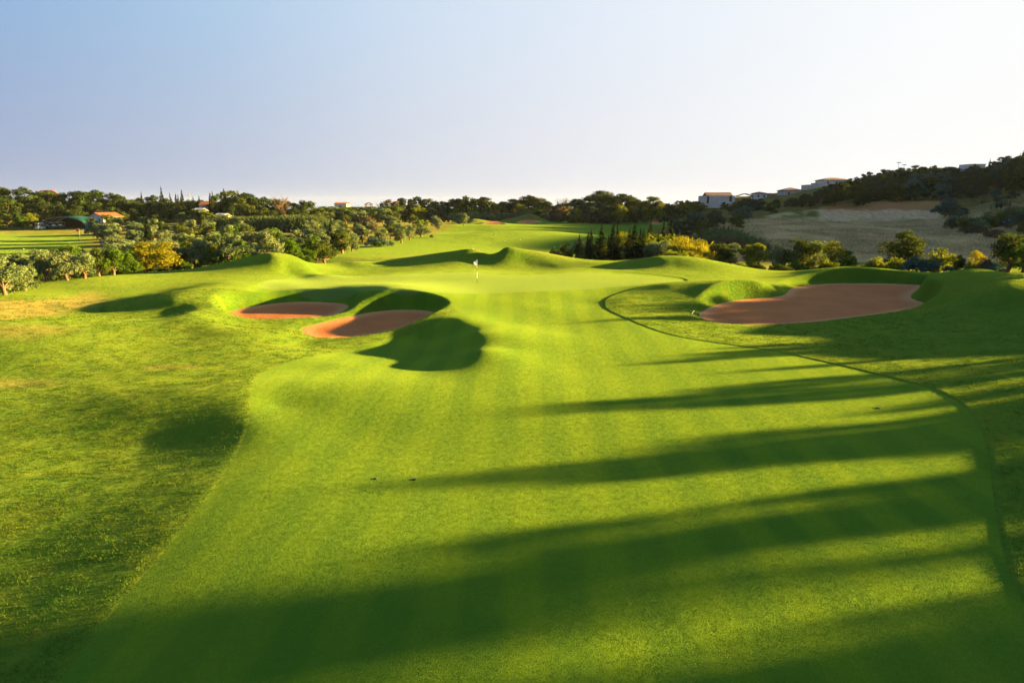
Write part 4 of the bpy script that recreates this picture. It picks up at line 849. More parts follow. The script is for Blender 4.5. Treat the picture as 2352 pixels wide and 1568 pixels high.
# trees standing to the right of the picture: their long shadows cross the fairway
SEED = 2
SH = [('olive', 18.7, 5.8, .62), ('olive', 17.0, 6.4, .9), ('olive', 15.0, 6.2, .9), ('olive', 23.2, 5.4, .5), ('olive', 24.6, 5.5, .62), ('olive', 25.3, 4.4, .3), ('feather', 28.9, 5.7, .75), ('olive', 27.7, 4.9, .45), ('olive', 29.9, 4.7, .55), ('olive', 34.6, 5.2, .6), ('olive', 35.9, 4.4, .5), ('olive', 33.6, 4.2, .4), ('olive', 41.2, 4.5, .5), ('feather', 43.4, 3.9, .8), ('feather', 31.3, 3.6, .5), ('feather', 38.4, 4.0, .5), ('olive', 42.4, 4.2, .5)]
rnd.seed(SEED)
for i, (k, y, h, w_) in enumerate(SH):
    x = 45; zg = hz(x, y)
    plant(k, 'olive', x, y, h - zg, 'olive_tree', 'tree', f'tree beyond the right edge casting a long shadow, {ORD[i]} of its row', 'shadow casting trees right of the picture', w_, far=False)
for x, y, top, lb in [(60, 24.4, 9.7, 'umbrella pine beyond the right edge')]:
    plant('pine', 'pine', x, y, top - hz(x, y), 'umbrella_pine', 'tree', lb, None, .65, far=False)
for x, y, top, w_, lb in [(52, 53.8, 5.9, .6, 'taller tree beyond the right edge in line with the wide bunker'), (56, 65, 5.0, 1.1, 'broad tree added for bunker shade beyond the right edge behind the mound'), (52, 57, 5.6, 1.1, 'tree beyond the right edge in line with the wide bunker'), (54, 61, 5.2, 1.2, 'lower tree added for bunker shade beyond the right edge behind the mound'), (58, 63.4, 4.7, 1.2, 'rounded low tree added for bunker shade beyond the right edge behind the mound'), (59, 71, 4.9, 1.2, 'last low tree added for bunker shade beyond the right edge behind the mound'), (60, 67.3, 4.9, 1.3, 'lowest tree added for bunker shade beyond the right edge behind the mound')]:
    plant('olive', 'olive', x, y, top - hz(x, y), 'olive_tree', 'tree', lb, None, w_, far=False)  # unseen olives behind the mound are added to keep the wide bunker shaded
for i in range(17):
    y = 15.5 + i * 1.75; x = 43 + rnd.uniform(-.6, .6); zg = hz(x, y)
    if y > 33 and i % 3 == 0: continue
    plant('bush', 'olive', x, y, max(.8, (3.0 if y < 33 else 1.9) + rnd.uniform(-.4, .2) - zg), 'shrub', 'shrub', f'low shrub beyond the right edge, {ORD[i]} of its row', 'low shrubs right of the picture', 1.0, far=False)
# ---------------------------------------------------------------- built objects
def simple(name, col, rough=.8, spec=.3, noise_=.0, sc=3.0, **kw):
    m, nt, out = mat(name); n = N(nt)
    c = col
    if noise_: c = n.mix(n.ramp(n.noise(n.obj(), sc, 4), .35, .65, 0, noise_), col, n.mix(1.0, col, rgb(.45, .42, .4), 'MULTIPLY'))
    nt.links.new(n.bsdf(c, rough, spec, None, **kw), out.inputs[0]); return m
M['white'] = simple('white_paint', rgb(.78, .78, .76), .5, .4, .15)
M['flag'] = simple('white_flag_cloth', rgb(.82, .82, .82), .9, .1, .1)
M['oflag'] = simple('orange_flag_cloth', rgb(.75, .16, .02), .9, .1, .1)
M['gstripe'] = simple('dark_pole_band', rgb(.02, .05, .02), .5, .3, .1)
M['stucco'] = simple('white_stucco', rgb(.50, .46, .42), .95, .1, .25, 1.5)
M['stone'] = simple('grey_stone_wall', rgb(.36, .33, .31), .95, .1, .5, 2.5)
M['villa'] = simple('grey_villa_render', rgb(.42, .38, .35), .95, .1, .3, .6)
M['glass'] = simple('dark_window_glass', rgb(.03, .035, .045), .15, .5)
M['wood'] = simple('pergola_wood', rgb(.16, .09, .055), .8, .2, .4)
M['teal'] = simple('teal_canvas', rgb(.003, .045, .04), .7, .3, .2)
M['metal'] = simple('grey_metal', rgb(.35, .36, .37), .4, .5, .1)
M['rubber'] = simple('black_rubber', rgb(.02, .02, .02), .8, .2)
M['bluecar'] = simple('pale_blue_car_paint', rgb(.42, .52, .66), .3, .5)
M['dkgreen'] = simple('dark_green_cart_body', rgb(.02, .05, .04), .4, .5)
M['black'] = simple('black_plastic', rgb(.015, .015, .015), .6, .3)
M['path'] = simple('pale_path', rgb(.42, .42, .44), .95, .1, .3, .8)
def tile_mat(name, a, b):
    m, nt, out = mat(name); n = N(nt); p = n.obj()
    wv = n.new('ShaderNodeTexWave'); wv.wave_type = 'BANDS'; wv.bands_direction = 'X'; nt.links.new(p, wv.inputs[0]); wv.inputs['Scale'].default_value = 1.6; wv.inputs['Distortion'].default_value = .4
    c = n.mix(n.ramp(n.noise(p, 1.6, 4), .35, .65), a, b); c = n.mix(n.math('MULTIPLY', wv.outputs[1], .35), c, n.mix(1.0, c, rgb(.5, .5, .5), 'MULTIPLY'))
    nt.links.new(n.bsdf(c, .9, .1, n.bump(wv.outputs[1], .06)), out.inputs[0]); return m
M['tile_red'] = tile_mat('orange_roof_tiles', rgb(.22, .075, .045), rgb(.30, .11, .065))
M['tile_brown'] = tile_mat('brown_roof_tiles', rgb(.14, .085, .075), rgb(.22, .13, .11))

def box(x0, x1, y0, y1, z0, z1):
    V = np.array([(x, y, z) for z in (z0, z1) for y in (y0, y1) for x in (x0, x1)], float)
    return V, np.array([(0, 2, 3, 1), (4, 5, 7, 6), (0, 1, 5, 4), (2, 6, 7, 3), (0, 4, 6, 2), (1, 3, 7, 5)])
def part(name, parts, m, parent=None, smooth_=False):
    V, Fq = join(parts) if isinstance(parts, list) else parts
    return link(name, np_mesh(name, V, Fq, [M[m] if isinstance(m, str) else m], smooth_), parent)
def gable(x0, x1, y0, y1, z, rise, over=.3, th=.12, axis='x'):
    """two sloping roof slabs; ridge along the given axis"""
    if axis == 'x':
        ym = (y0 + y1) / 2; out = []
        for ya, yb in ((y0 - over, ym), (y1 + over, ym)):
            za = z - rise * over / (ym - y0); zb = z + rise
            V = [(x, y, zz + t) for t in (0, th) for (y, zz) in ((ya, za), (yb, zb)) for x in (x0 - over, x1 + over)]
            out.append((np.array(V, float), np.array([(0, 2, 3, 1), (4, 5, 7, 6), (0, 1, 5, 4), (2, 6, 7, 3), (0, 4, 6, 2), (1, 3, 7, 5)])))
        return out
    o_ = gable(y0, y1, x0, x1, z, rise, over, th, 'x'); return [(v[:, [1, 0, 2]], f[:, ::-1]) for v, f in o_]
def gable_end(x0, x1, y0, y1, z, rise):
    xm = (x0 + x1) / 2
    V = np.array([(x0, y0, z), (x1, y0, z), (xm, y0, z + rise), (xm, y0, z + rise), (x0, y1, z), (x1, y1, z), (xm, y1, z + rise), (xm, y1, z + rise)], float)
    return V, np.array([(0, 1, 2, 3), (4, 7, 6, 5), (0, 4, 5, 1), (1, 5, 6, 2), (0, 3, 7, 4)])
def hip(x0, x1, y0, y1, z, rise, over=.5, th=.15):
    x0 -= over; x1 += over; y0 -= over; y1 += over; d = min(x1 - x0, y1 - y0) / 2 * .96; ym = (y0 + y1) / 2
    V = [(x0, y0, z), (x1, y0, z), (x1, y1, z), (x0, y1, z), (x0, y0, z + th), (x1, y0, z + th), (x1, y1, z + th), (x0, y1, z + th), (x0 + d, ym - .02, z + rise), (x1 - d, ym - .02, z + rise), (x1 - d, ym + .02, z + rise), (x0 + d, ym + .02, z + rise)]
    return np.array(V, float), np.array([(0, 3, 2, 1), (0, 1, 5, 4), (1, 2, 6, 5), (2, 3, 7, 6), (3, 0, 4, 7), (4, 5, 9, 8), (5, 6, 10, 9), (6, 7, 11, 10), (7, 4, 8, 11), (8, 9, 10, 11)])

# flagstick on the green
fx, fy, fz = at_height(1096, 650.5, .03); fz = hz(fx, fy) - .02
fs = tag(empty('golf_flagstick', (fx, fy, fz)), 'white flagstick with white flag standing on the putting green', 'flagstick')
HP = 2.15
for a, b, m_ in ((0, .55, 'white'), (.55, 1.0, 'white'), (1.0, 1.35, 'gstripe'), (1.35, HP, 'white')):
    pass
part('pole', [tube([(0, 0, -.1), (0, 0, .50)], [.02, .02], 8)], 'gstripe', fs); part('pole', [tube([(0, 0, .50), (0, 0, 1.08)], [.019, .019], 8)], 'white', fs)
part('pole', [tube([(0, 0, 1.08), (0, 0, 1.42)], [.018, .018], 8)], 'gstripe', fs); part('pole', [tube([(0, 0, 1.42), (0, 0, HP)], [.017, .016], 8)], 'white', fs)
V = []
for j in range(6):
    for i in range(8):
        t = i / 7; V.append((-t * .30 - .02, .04 * math.sin(t * 5 + j * .3), HP - .03 - j / 5 * (.40 - .10 * t) - t * .20 - .03 * math.sin(t * 6)))
V = np.array(V); Fq = np.array([(j * 8 + i, j * 8 + i + 1, (j + 1) * 8 + i + 1, (j + 1) * 8 + i) for j in range(5) for i in range(7)])
V2 = V + np.array([0, .012, 0]); part('flag', [(V, Fq), (V2, Fq[:, ::-1])], 'flag', fs, True)
# rake lying by the big bunker, sprinkler heads, drain cover, distant markers
rx, ry, _ = at_height(1588, 726, -.75); rz_ = hz(rx, ry)
rk = tag(empty('bunker_rake', (rx, ry, rz_ + .03), .3, .75), 'small rake lying on the grass left of the wide bunker', 'rake')
part('handle', [tube([(0, 0, .04), (.45, .25, .34)], [.025, .02], 6)], 'white', rk); part('rake_head', [box(-.42, .22, -.04, .04, 0, .07)] + [box(-.40 + k * .09, -.38 + k * .09, -.03, .03, -.06, .01) for k in range(7)], 'black', rk)
def disc(r, h, k=18, dome=.3):
    V = [(0, 0, h)]; rings = [(r * .55, h * .95), (r * .92, h * .7), (r, h * .1), (r * 1.02, -.08)]
    for rr, zz in rings: V += [(rr * math.cos(2 * math.pi * i / k), rr * math.sin(2 * math.pi * i / k), zz) for i in range(k)]
    Fs = [(0, 1 + i, 1 + (i + 1) % k, 1 + (i + 1) % k) for i in range(k)]
    for q in range(len(rings) - 1): Fs += [(1 + q * k + i, 1 + (q + 1) * k + i, 1 + (q + 1) * k + (i + 1) % k, 1 + q * k + (i + 1) % k) for i in range(k)]
    return np.array(V, float), np.array(Fs)
sd_ = np_mesh('sprinkler_head', *disc(.06, .015), [M['black']])
for u, v, s_, lb in [(862, 1099, 1.0, 'black sprinkler head at the left tip of the long shadow'), (952, 1101, 1.3, 'larger black sprinkler head inside the tip of the long shadow'), (2018, 937, 1.5, 'black sprinkler head in the bright stripe near the right edge of the fairway'), (1908, 764, 2.6, 'dark drain cover in the rough below the wide bunker')]:
    x, y, z = at_height(u, v, -1.1)
    for _ in range(8): x, y, z = at_height(u, v, hz(x, y))
    o = link('sprinkler_head' if 'sprink' in lb else 'drain_cover', sd_); o.location = (x, y, z + .004); o.scale = (s_, s_, 1); tag(o, lb, 'sprinkler' if 'sprink' in lb else 'drain cover')
bm_, bf_ = disc(.16, .26, 14); mk = np_mesh('tee_marker', bm_, bf_, [M['white']], True)
for u, Y, s_, lb in [(1087, 124, 2.2, 'white marker on the tan edge behind the grass mound'), (1274, 137, 1.3, 'white marker on the distant fairway right of the flag'), (1195, 146, 1.0, 'white marker on the shaded band of the distant fairway'), (1160, 144, 1.0, 'white marker left of the shaded band on the distant fairway'), (1245, 188, 1.4, 'white marker highest up the distant fairway'), (53, 136, 1.6, 'white marker on the small left green'),
                     (1138, 152, .9, 'small white marker on the far left of the shaded band'), (1155, 205, 1.1, 'white marker beside the leftmost far bunker')]:
    o = link('tee_marker', mk); x = x_of(u, Y, -1); o.location = (x, Y, hz(x, Y)); o.scale = (s_ * .4,) * 3; tag(o, lb, 'marker', 'white markers on the distant grass')
# small left green: orange flag, folding sign
def stand(u, Y): x = x_of(u, Y, -1); return x, Y, hz(x, Y)
p = stand(184, 163); f2 = tag(empty('golf_flagstick', p), 'flagstick with orange flag on the small left green', 'flagstick')
part('pole', [tube([(0, 0, -.1), (0, 0, 2.9)], [.03, .02], 6)], 'white', f2); part('flag', [box(-.75, 0, -.015, .015, 2.2, 2.9)], 'oflag', f2)
p = stand(239, 140); sg = tag(empty('folding_sign', p, .4), 'small white folding sign standing on the left green', 'sign')
part('panel', [(np.array([(-.45, -.35, 0), (.45, -.35, 0), (.45, 0, 1.1), (-.45, 0, 1.1), (-.45, -.30, 0), (.45, -.30, 0), (.45, .05, 1.1), (-.45, .05, 1.1)]), box(0, 1, 0, 1, 0, 1)[1][[0, 1, 2, 3, 4, 5]][:, [0, 1, 2, 3]] * 0 + np.array([(0, 3, 2, 1), (4, 5, 6, 7), (0, 1, 5, 4), (2, 3, 7, 6), (0, 4, 7, 3), (1, 2, 6, 5)]))], 'white', sg)
part('back_leg', [box(-.4, -.34, .3, .36, 0, 1.0), box(.34, .4, .3, .36, 0, 1.0)], 'white', sg)
# arched teal shelter with golf carts
p = stand(150, 200); sh = tag(empty('arched_shelter', p), 'dark arched shelter with a teal canvas roof at the wood edge', 'shelter')
def arch(w, h, y0, y1, th, k=18, t0=0, t1=math.pi):
    V = []
    for i in range(k + 1):
        t = t0 + (t1 - t0) * i / k
        for y in (y0, y1):
            for q in (0, th): V.append(((w + q) * math.cos(t), y, (h + q) * math.sin(t) ** .8))
    Fs = []
    for i in range(k):
        a = i * 4; b = a + 4
        Fs += [(a, b, b + 2, a + 2), (a + 1, a + 3, b + 3, b + 1), (a, a + 1, b + 1, b), (a + 2, b + 2, b + 3, a + 3)]
    return np.array(V), np.array(Fs)
part('canvas_roof', [arch(6.7, 3.4, -1, 7, .14)], 'teal', sh, True); part('back_wall', [box(-6.2, 6.2, 6.7, 6.85, 0, 1.9), box(-4.6, 4.6, 6.7, 6.85, 1.9, 2.9)], 'black', sh)
part('frame', [arch(6.6, 3.3, yy, yy + .12, .1) for yy in (-.9, 2.4, 5.6)], 'metal', sh)
def cart(u, Y, body, label, rz):
    x, y, z = stand(u, Y); c = tag(empty('golf_cart', (x, y, z), rz), label, 'golf cart', 'golf carts by the shelter')
    part('body', [box(-1.15, 1.15, -.58, .58, .25, .62), box(-1.15, -.45, -.58, .58, .62, .85), box(.75, 1.15, -.5, .5, .62, .95)], body, c)
    part('roof', [box(-1.05, .9, -.6, .6, 1.78, 1.86)], 'white', c); part('seat', [box(-.45, .05, -.5, .5, .62, .8), box(-.55, -.42, -.5, .5, .8, 1.2)], 'white', c)
    part('windscreen', [box(.78, .80, -.5, .5, .96, 1.7)], 'glass', c)
    part('roof_frame', [tube([(a, b, .85), (a * .9, b, 1.8)], [.02, .02], 4) for a in (-1.0, .85) for b in (-.52, .52)], 'metal', c)
    for a in (-.75, .75):
        for b in (-.5, .5):
            v, f = tube([(0, -.09, 0), (0, .09, 0)], [.23, .23], 12); part('wheel', [(v + np.array([a, b, .23]), f), tube([(a, b - .095, .23), (a, b - .09, .23)], [.23, .01], 12), tube([(a, b + .09, .23), (a, b + .095, .23)], [.01, .23], 12)], 'rubber', c)
cart(94, 198, 'metal', 'pale golf cart parked left of the arched shelter', 1.3); cart(112, 202, 'dkgreen', 'dark golf cart beside the left foot of the arched shelter', 1.2)
cart(128, 201, 'dkgreen', 'golf cart with white roof inside the arched shelter', 1.5); cart(143, 202, 'dkgreen', 'second golf cart deeper inside the arched shelter', 1.6)

def window(parent, x, y, z, w, h, face='y'):
    o = part('window', [box(x - w / 2, x + w / 2, y - .06, y + .02, z, z + h)] if face == 'y' else [box(x - .06, x + .02, y - w / 2, y + w / 2, z, z + h)], 'wood', parent)
    part('pane', [box(x - w / 2 + .08, x + w / 2 - .08, y - .075, y - .062, z + .08, z + h - .08)] if face == 'y' else [box(x - .075, x - .062, y - w / 2 + .08, y + w / 2 - .08, z + .08, z + h - .08)], 'glass', o)
def place(name, u, Y, zb, label, cat, rz=0, group=None):
    x = x_of(u, Y, 0); return tag(empty(name, (x, Y, zb), rz), label, cat, group), x
# white house with orange roof above the shelter
zt = lambda v, Y: z_top(v, Y)
Y = 210; b0_ = zt(525, Y); hs, _ = place('white_house', 222, Y, b0_ - 1, 'small white house with orange tiled roof and stone wall below', 'house', -.5)
wz = zt(505, Y) - b0_ + 1; ez = zt(498, Y) - b0_ + 1
part('wall', [box(-3.8, 3.8, 0, 6, 0, ez), ], 'stucco', hs); part('gable_wall', [(v_[:, [1, 0, 2]] * np.array([1, 1, 1]), f_[:, ::-1]) for v_, f_ in [gable_end(0, 6, -3.8, 3.8, ez, 1.3)]] if False else [gable_end(-3.8, 3.8, 0, 6, ez + .003, 1.15)], 'stucco', hs)
part('roof', gable(-3.8, 3.8, 0, 6, ez + .02, 1.15, .35, .16, 'y'), 'tile_red', hs)
part('stone_base', [box(-5.6, 6.2, -1.6, -.05, 0, zt(511, Y) - b0_ + 1)], 'stone', hs)
window(hs, -2.2, -.003, ez - 1.5, .8, .9); window(hs, 1.8, -.003, ez - 1.5, .8, .9)
# roofs in the woods
def cottage(name, u0, u1, v0, v1, Y, wallm, roofm, label, rise=.45, depth=6, vb=None, wins=1, rz=0, chim=False, axis='x', cat='house', roofkind='gable'):
    """u0..u1 wide, roof ridge at row v0, eaves at v1"""
    w_ = (u1 - u0) / F * Y * .99; zr = zt(v0, Y + depth / 2); ze = zt(v1, Y); x = x_of((u0 + u1) / 2, Y, ze); zb = min(hz(x, Y), ze - 2.4) - .5
    if vb: zb = zt(vb, Y)
    o = tag(empty(name, (x, Y, zb), rz), label, cat); e = ze - zb; r = max(.4, zr - ze)
    part('wall', [box(-w_ / 2, w_ / 2, 0, depth, 0, e)], wallm, o)
    if roofkind == 'hip': part('roof', [hip(-w_ / 2, w_ / 2, 0, depth, e + .02, r)], roofm, o)
    else: part('roof', gable(-w_ / 2, w_ / 2, 0, depth, e + .02, r, .3, .14, axis), roofm, o)
    if axis == 'y' and roofkind == 'gable': part('gable_wall', [gable_end(-w_ / 2, w_ / 2, .01, depth, e + .003, r - .05)], wallm, o)
    for i in range(wins): window(o, -w_ / 2 + w_ * (i + .5) / wins, -.003, e - 1.6, .8, 1.0)
    if chim: part('chimney', [box(w_ * .2, w_ * .2 + .5, depth * .6, depth * .6 + .5, e + r * .4, e + r + .8)], wallm, o)
    return o
cottage('red_roofed_house', 84, 110, 438, 447, 262, 'wood', 'tile_red', 'red roof showing between the tall trees at the far left')
cottage('red_roofed_cottage', 458, 475, 463, 471, 246, 'stucco', 'tile_red', 'red roofed white cottage behind the cypresses on the left skyline', chim=True)
cottage('red_roofed_cottage', 501, 512, 465, 472, 246, 'stucco', 'tile_red', 'smaller red roofed cottage right of the tall cypress pair')
cottage('grey_roofed_hut', 442, 457, 479, 485, 215, 'stucco', 'metal', 'low hut with pale grey roof under the red roofed cottage', wins=0)
cottage('grey_roofed_hut', 492, 511, 491, 497, 208, 'stucco', 'metal', 'low hut with pale blue grey roof behind the reed hedge', wins=0)
cottage('flat_house', 768, 795, 465.5, 468.5, 380, 'stucco', 'tile_red', 'distant low house on the sea line left of the pergola', depth=9)
cottage('brick_house', 784, 803, 479, 482, 300, 'stone', 'tile_red', 'brick coloured house amid trees below the sea line')
def pergola(u0, u1, v0, Y, label, rise=.8):
    w_ = (u1 - u0) / F * Y; x = x_of((u0 + u1) / 2, Y, 5); zt_ = zt(v0, Y); zb = min(hz(x, Y), zt_ - 3) - .3; o = tag(empty('pergola', (x, Y, zb)), label, 'pergola'); e = zt_ - zb - rise
    part('post', [box(-w_ / 2, -w_ / 2 + .3, 0, .3, 0, e)], 'wood', o); part('post', [box(w_ / 2 - .3, w_ / 2, 0, .3, 0, e)], 'wood', o)
    part('post', [box(-w_ / 2, -w_ / 2 + .3, 3, 3.3, 0, e)], 'wood', o); part('post', [box(w_ / 2 - .3, w_ / 2, 3, 3.3, 0, e)], 'wood', o)
    rf = []
    for yy in (0, 1.5, 3.0):
        for s_ in (-1, 1):
            V = np.array([(s_ * w_ * .55, yy, e - .05), (s_ * w_ * .55, yy + .2, e - .05), (0, yy + .2, e + rise - .15), (0, yy, e + rise - .15)]); V = np.r_[V, V + np.array([0, 0, .22])]
            rf.append((V, np.array([(0, 1, 2, 3), (4, 7, 6, 5), (0, 4, 5, 1), (2, 6, 7, 3), (0, 3, 7, 4), (1, 5, 6, 2)])))
    part('roof_frame', rf + [box(-w_ / 2, w_ / 2, yy + .25, yy + .45, e - .25, e - .05) for yy in (0, 2.6)], 'wood', o)
pergola(838, 853, 465.5, 330, 'open pergola frame standing on the sea line', .9)
# grey villas on the right
Y = 300
def villa(u0, u1, v0, v1, Y, label, vb, wins=(), roof=None, deep=8, m_='villa'):
    w_ = (u1 - u0) / F * Y; x = x_of((u0 + u1) / 2, Y, 10); zb = zt(vb, Y); o = tag(empty('stone_villa', (x, Y, zb)), label, 'villa'); e = zt(v0, Y) - zb
    part('wall', [box(-w_ / 2, w_ / 2, 0, deep, 0, e)], m_, o); part('parapet', [box(-w_ / 2 - .1, w_ / 2 + .1, -.1, deep + .1, e + .003, e + .25)], m_, o)
    for (uu, vv, ww, hh_) in wins: window(o, (uu - (u0 + u1) / 2) / F * Y, -.003, zt(vv, Y) - zb, ww, hh_)
    if roof:
        ra, rb, rv0, rv1, kind = roof; xa = (ra - (u0 + u1) / 2) / F * Y; xb = (rb - (u0 + u1) / 2) / F * Y; zr = zt(rv1, Y + 2) - zb
        part('upper_wall', [box(xa + .8, xb - .8, 1.5, deep - 1, e + .25, zr - .35)], 'stucco', o)
        part('eaves_beam', [box(xa + .2, xb - .2, 1.0, deep - .5, zr - .35, zr - .12)], 'white', o)
        part('roof', [hip(xa + .5, xb - .5, 1.2, deep - .7, zr - .1, zt(rv0, Y + deep / 2) - zb - zr + .1)] if kind == 'hip' else gable(xa + .4, xb - .4, 1.2, deep - .7, zr - .1, zt(rv0, Y + deep / 2) - zb - zr + .1, .4, .2), 'tile_brown', o)
    return o
villa(1616.5, 1688, 451, 0, 300, 'large grey villa with narrow windows and a long brown roof, leftmost', 478, [(1627, 467, 1.0, 3.4), (1678, 463, 1.1, 2.6), (1685, 469, .7, .7)], (1625, 1684, 443, 449, 'gable'))
pergola(1694, 1728, 444.5, 310, 'open timber gable frame between the grey villa and the next roofs', 1.2)
cottage('stone_pavilion', 1736, 1762, 440.5, 445, 312, 'stucco', 'tile_brown', 'pavilion with hipped brown roof, second roof from the grey villa', roofkind='hip', wins=2)
cottage('stone_pavilion', 1765, 1783, 443.5, 446.5, 316, 'villa', 'tile_brown', 'low pavilion touching the right of the hipped one', roofkind='hip', wins=1)
cottage('stone_villa', 1802, 1844, 431, 438, 306, 'villa', 'tile_brown', 'grey villa with hipped brown roof at the foot of the wooded hill', roofkind='hip', wins=2, depth=8)
villa(1856, 1886, 425.5, 0, 312, 'blank grey block stepping up behind the hipped villa', 445)
villa(1878, 1896, 421, 0, 318, 'small grey block, top step below the long crest roof', 438)
cottage('stone_villa', 1893, 1950, 408.5, 414, 322, 'stucco', 'tile_brown', 'long roofed house half hidden by the tree crest of the hill', roofkind='hip', wins=3, depth=9)
cottage('hilltop_house', 2172, 2224, 386, 390, 325, 'stone', 'tile_brown', 'long low roof on the hill crest at right', wins=2, depth=9)
villa(2220, 2254, 378, 0, 320, 'flat orange lit block on the hill crest near the tall cypress', 395, (), None, 8, 'stucco')
for u, v, lb in [(2316, 436, 'pale cottage glimpsed through trees high on the right hillside'), (2336, 441, 'second pale cottage glimpsed on the right hillside')]:
    cottage('hillside_cottage', u - 6, u + 6, v - 10, v - 6, 262, 'stucco', 'tile_brown', lb)
# parked car on the slope
x = x_of(2330, 165, 3); zc = hz(x, 165); car = tag(empty('parked_car', (x, 165, zc + .02), .15), 'pale blue car parked on the slope at the right edge', 'car')
prof = [(-2.1, .35), (-2.15, .75), (-1.9, .95), (-1.3, 1.0), (-.7, 1.42), (.6, 1.45), (1.3, 1.0), (1.95, .85), (2.15, .6), (2.1, .35)]
V = np.array([(a, s_ * (.86 if b < 1.1 else .68), b) for s_ in (-1, 1) for a, b in prof]); k = len(prof)
Fs = [(i, i + 1, k + i + 1, k + i) for i in range(k - 1)] + [(0, k, 2 * k - 1, k - 1)]; bf = [(0, 9, 8, 1), (1, 8, 7, 2), (2, 7, 6, 3), (3, 6, 5, 4)]
Fs += [f for f in bf] + [tuple(k + q for q in f[::-1]) for f in bf]
part('body', (V, np.array(Fs)), 'bluecar', car)
part('side_window', [box(-.95, .75, -.83, -.80, 1.0, 1.32)], 'glass', car); part('windscreen', [box(1.0, 1.04, -.6, .6, 1.02, 1.25)], 'glass', car)
for a in (-1.3, 1.3):
    for b in (-.78, .78):
        v, f = tube([(a, b - .1, .33), (a, b - .095, .33), (a, b + .095, .33), (a, b + .1, .33)], [.01, .33, .33, .01], 14); wh = part('wheel', [(v, f)], 'rubber', car)
        part('rim', [tube([(a, b - .115, .33), (a, b - .11, .33), (a, b + .11, .33), (a, b + .115, .33)], [.01, .19, .19, .01], 12)], 'metal', wh)
# utility pole and lamps
def pole(u, vt, Y, label, arms=True, name='utility_pole', cat='pole'):
    x = x_of(u, Y, 6); zb = hz(x, Y); h = zt(vt, Y) - zb; o = tag(empty(name, (x, Y, zb)), label, cat)
    part('pole', [tube([(0, 0, -.3), (0, 0, h)], [.16, .1], 6)], 'metal', o)
    if arms: part('crossarm', [box(-1.4, 1.4, -.06, .06, h - .5, h - .35), box(-.9, .9, -.06, .06, h - 1.4, h - 1.25)], 'metal', o)
pole(438, 444, 300, 'thin utility pole with crossarms on the left skyline')
for u, vt, lb in [(2062, 373, 'tall thin floodlight mast on the wooded hill crest'), (2075, 378, 'shorter lamp mast right of the tall one on the hill crest')]:
    x = x_of(u, 320, 20); zb = hz(x, 320); h = zt(vt, 320) - zb; o = tag(empty('lamp_mast', (x, 320, zb)), lb, 'lamp')
    part('mast', [tube([(0, 0, -.3), (0, 0, h)], [.12, .07], 6)], 'metal', o); part('lamp_head', [box(-.9, .9, -.15, .15, h - .3, h), ], 'metal', o)
# pale curved cart path beyond the cypresses
V, Fs = [], []
cp = [(1526, 178), (1533, 172), (1541, 167), (1553, 163), (1566, 160)]
for i, (u, Y) in enumerate(cp):
    for s_ in (-1.6, 1.6):
        x = x_of(u, Y + s_, -1); V.append((x, Y + s_, hz(x, Y + s_) + .06))
Fs = [(2 * i, 2 * i + 2, 2 * i + 3, 2 * i + 1) for i in range(len(cp) - 1)]
tag(part('path', (np.array(V), np.array(Fs)), 'path'), 'pale curved cart path beyond the cypresses', 'path', kind='structure')
# sea
m, nt, out = mat('sea_water'); n = N(nt)
nt.links.new(n.bsdf(rgb(.06, .12, .19), .35, .5, n.bump(n.noise(n.scale(n.pos(), (.02, .05, 1)), 1.0, 4), 1.5)), out.inputs[0]); M['sea'] = m
V = np.array([(-2400, 700, -14.0), (2400, 700, -14.0), (2400, 5100, -14.0), (-2400, 5100, -14.0)])
tag(part('sea', (V, np.array([(0, 1, 2, 3)])), 'sea'), 'thin strip of blue grey sea on the horizon', 'sea', kind='structure')
# ---------------------------------------------------------------- camera, light, world
cam = bpy.data.cameras.new('camera'); co = bpy.data.objects.new('camera', cam); C.objects.link(co)
co.location = (0, 0, H); co.rotation_euler = (math.pi / 2 - PITCH, 0, 0)
cam.sensor_width = 36.0; cam.lens = 24.0; cam.clip_end = 80000; cam.clip_start = .1
bpy.context.scene.camera = co
SUN_AZ, SUN_EL = 79.0, 7.6
sun = bpy.data.lights.new('sun', 'SUN'); so = bpy.data.objects.new('sun', sun); C.objects.link(so)
sun.energy = 5.0; sun.angle = math.radians(.8); sun.color = (1.0, .70, .19)
d = (math.sin(math.radians(SUN_AZ)) * math.cos(math.radians(SUN_EL)), math.cos(math.radians(SUN_AZ)) * math.cos(math.radians(SUN_EL)), math.sin(math.radians(SUN_EL)))
from mathutils import Vector
so.rotation_euler = Vector(d).to_track_quat('Z', 'Y').to_euler()
DENOISE = True
HAZE = .000032
EXPO = 3.47
w = bpy.data.worlds.new('World'); bpy.context.scene.world = w; w.use_nodes = True
nt = w.node_tree; bg = nt.nodes['Background']; n = N(nt)
sky = nt.nodes.new('ShaderNodeTexSky'); sky.sky_type = 'NISHITA'; sky.sun_disc = False
sky.sun_elevation = math.radians(SUN_EL); sky.sun_rotation = math.radians(SUN_AZ)
sky.air_density = 1.0; sky.dust_density = 0.6; sky.ozone_density = 1.2; sky.altitude = 0
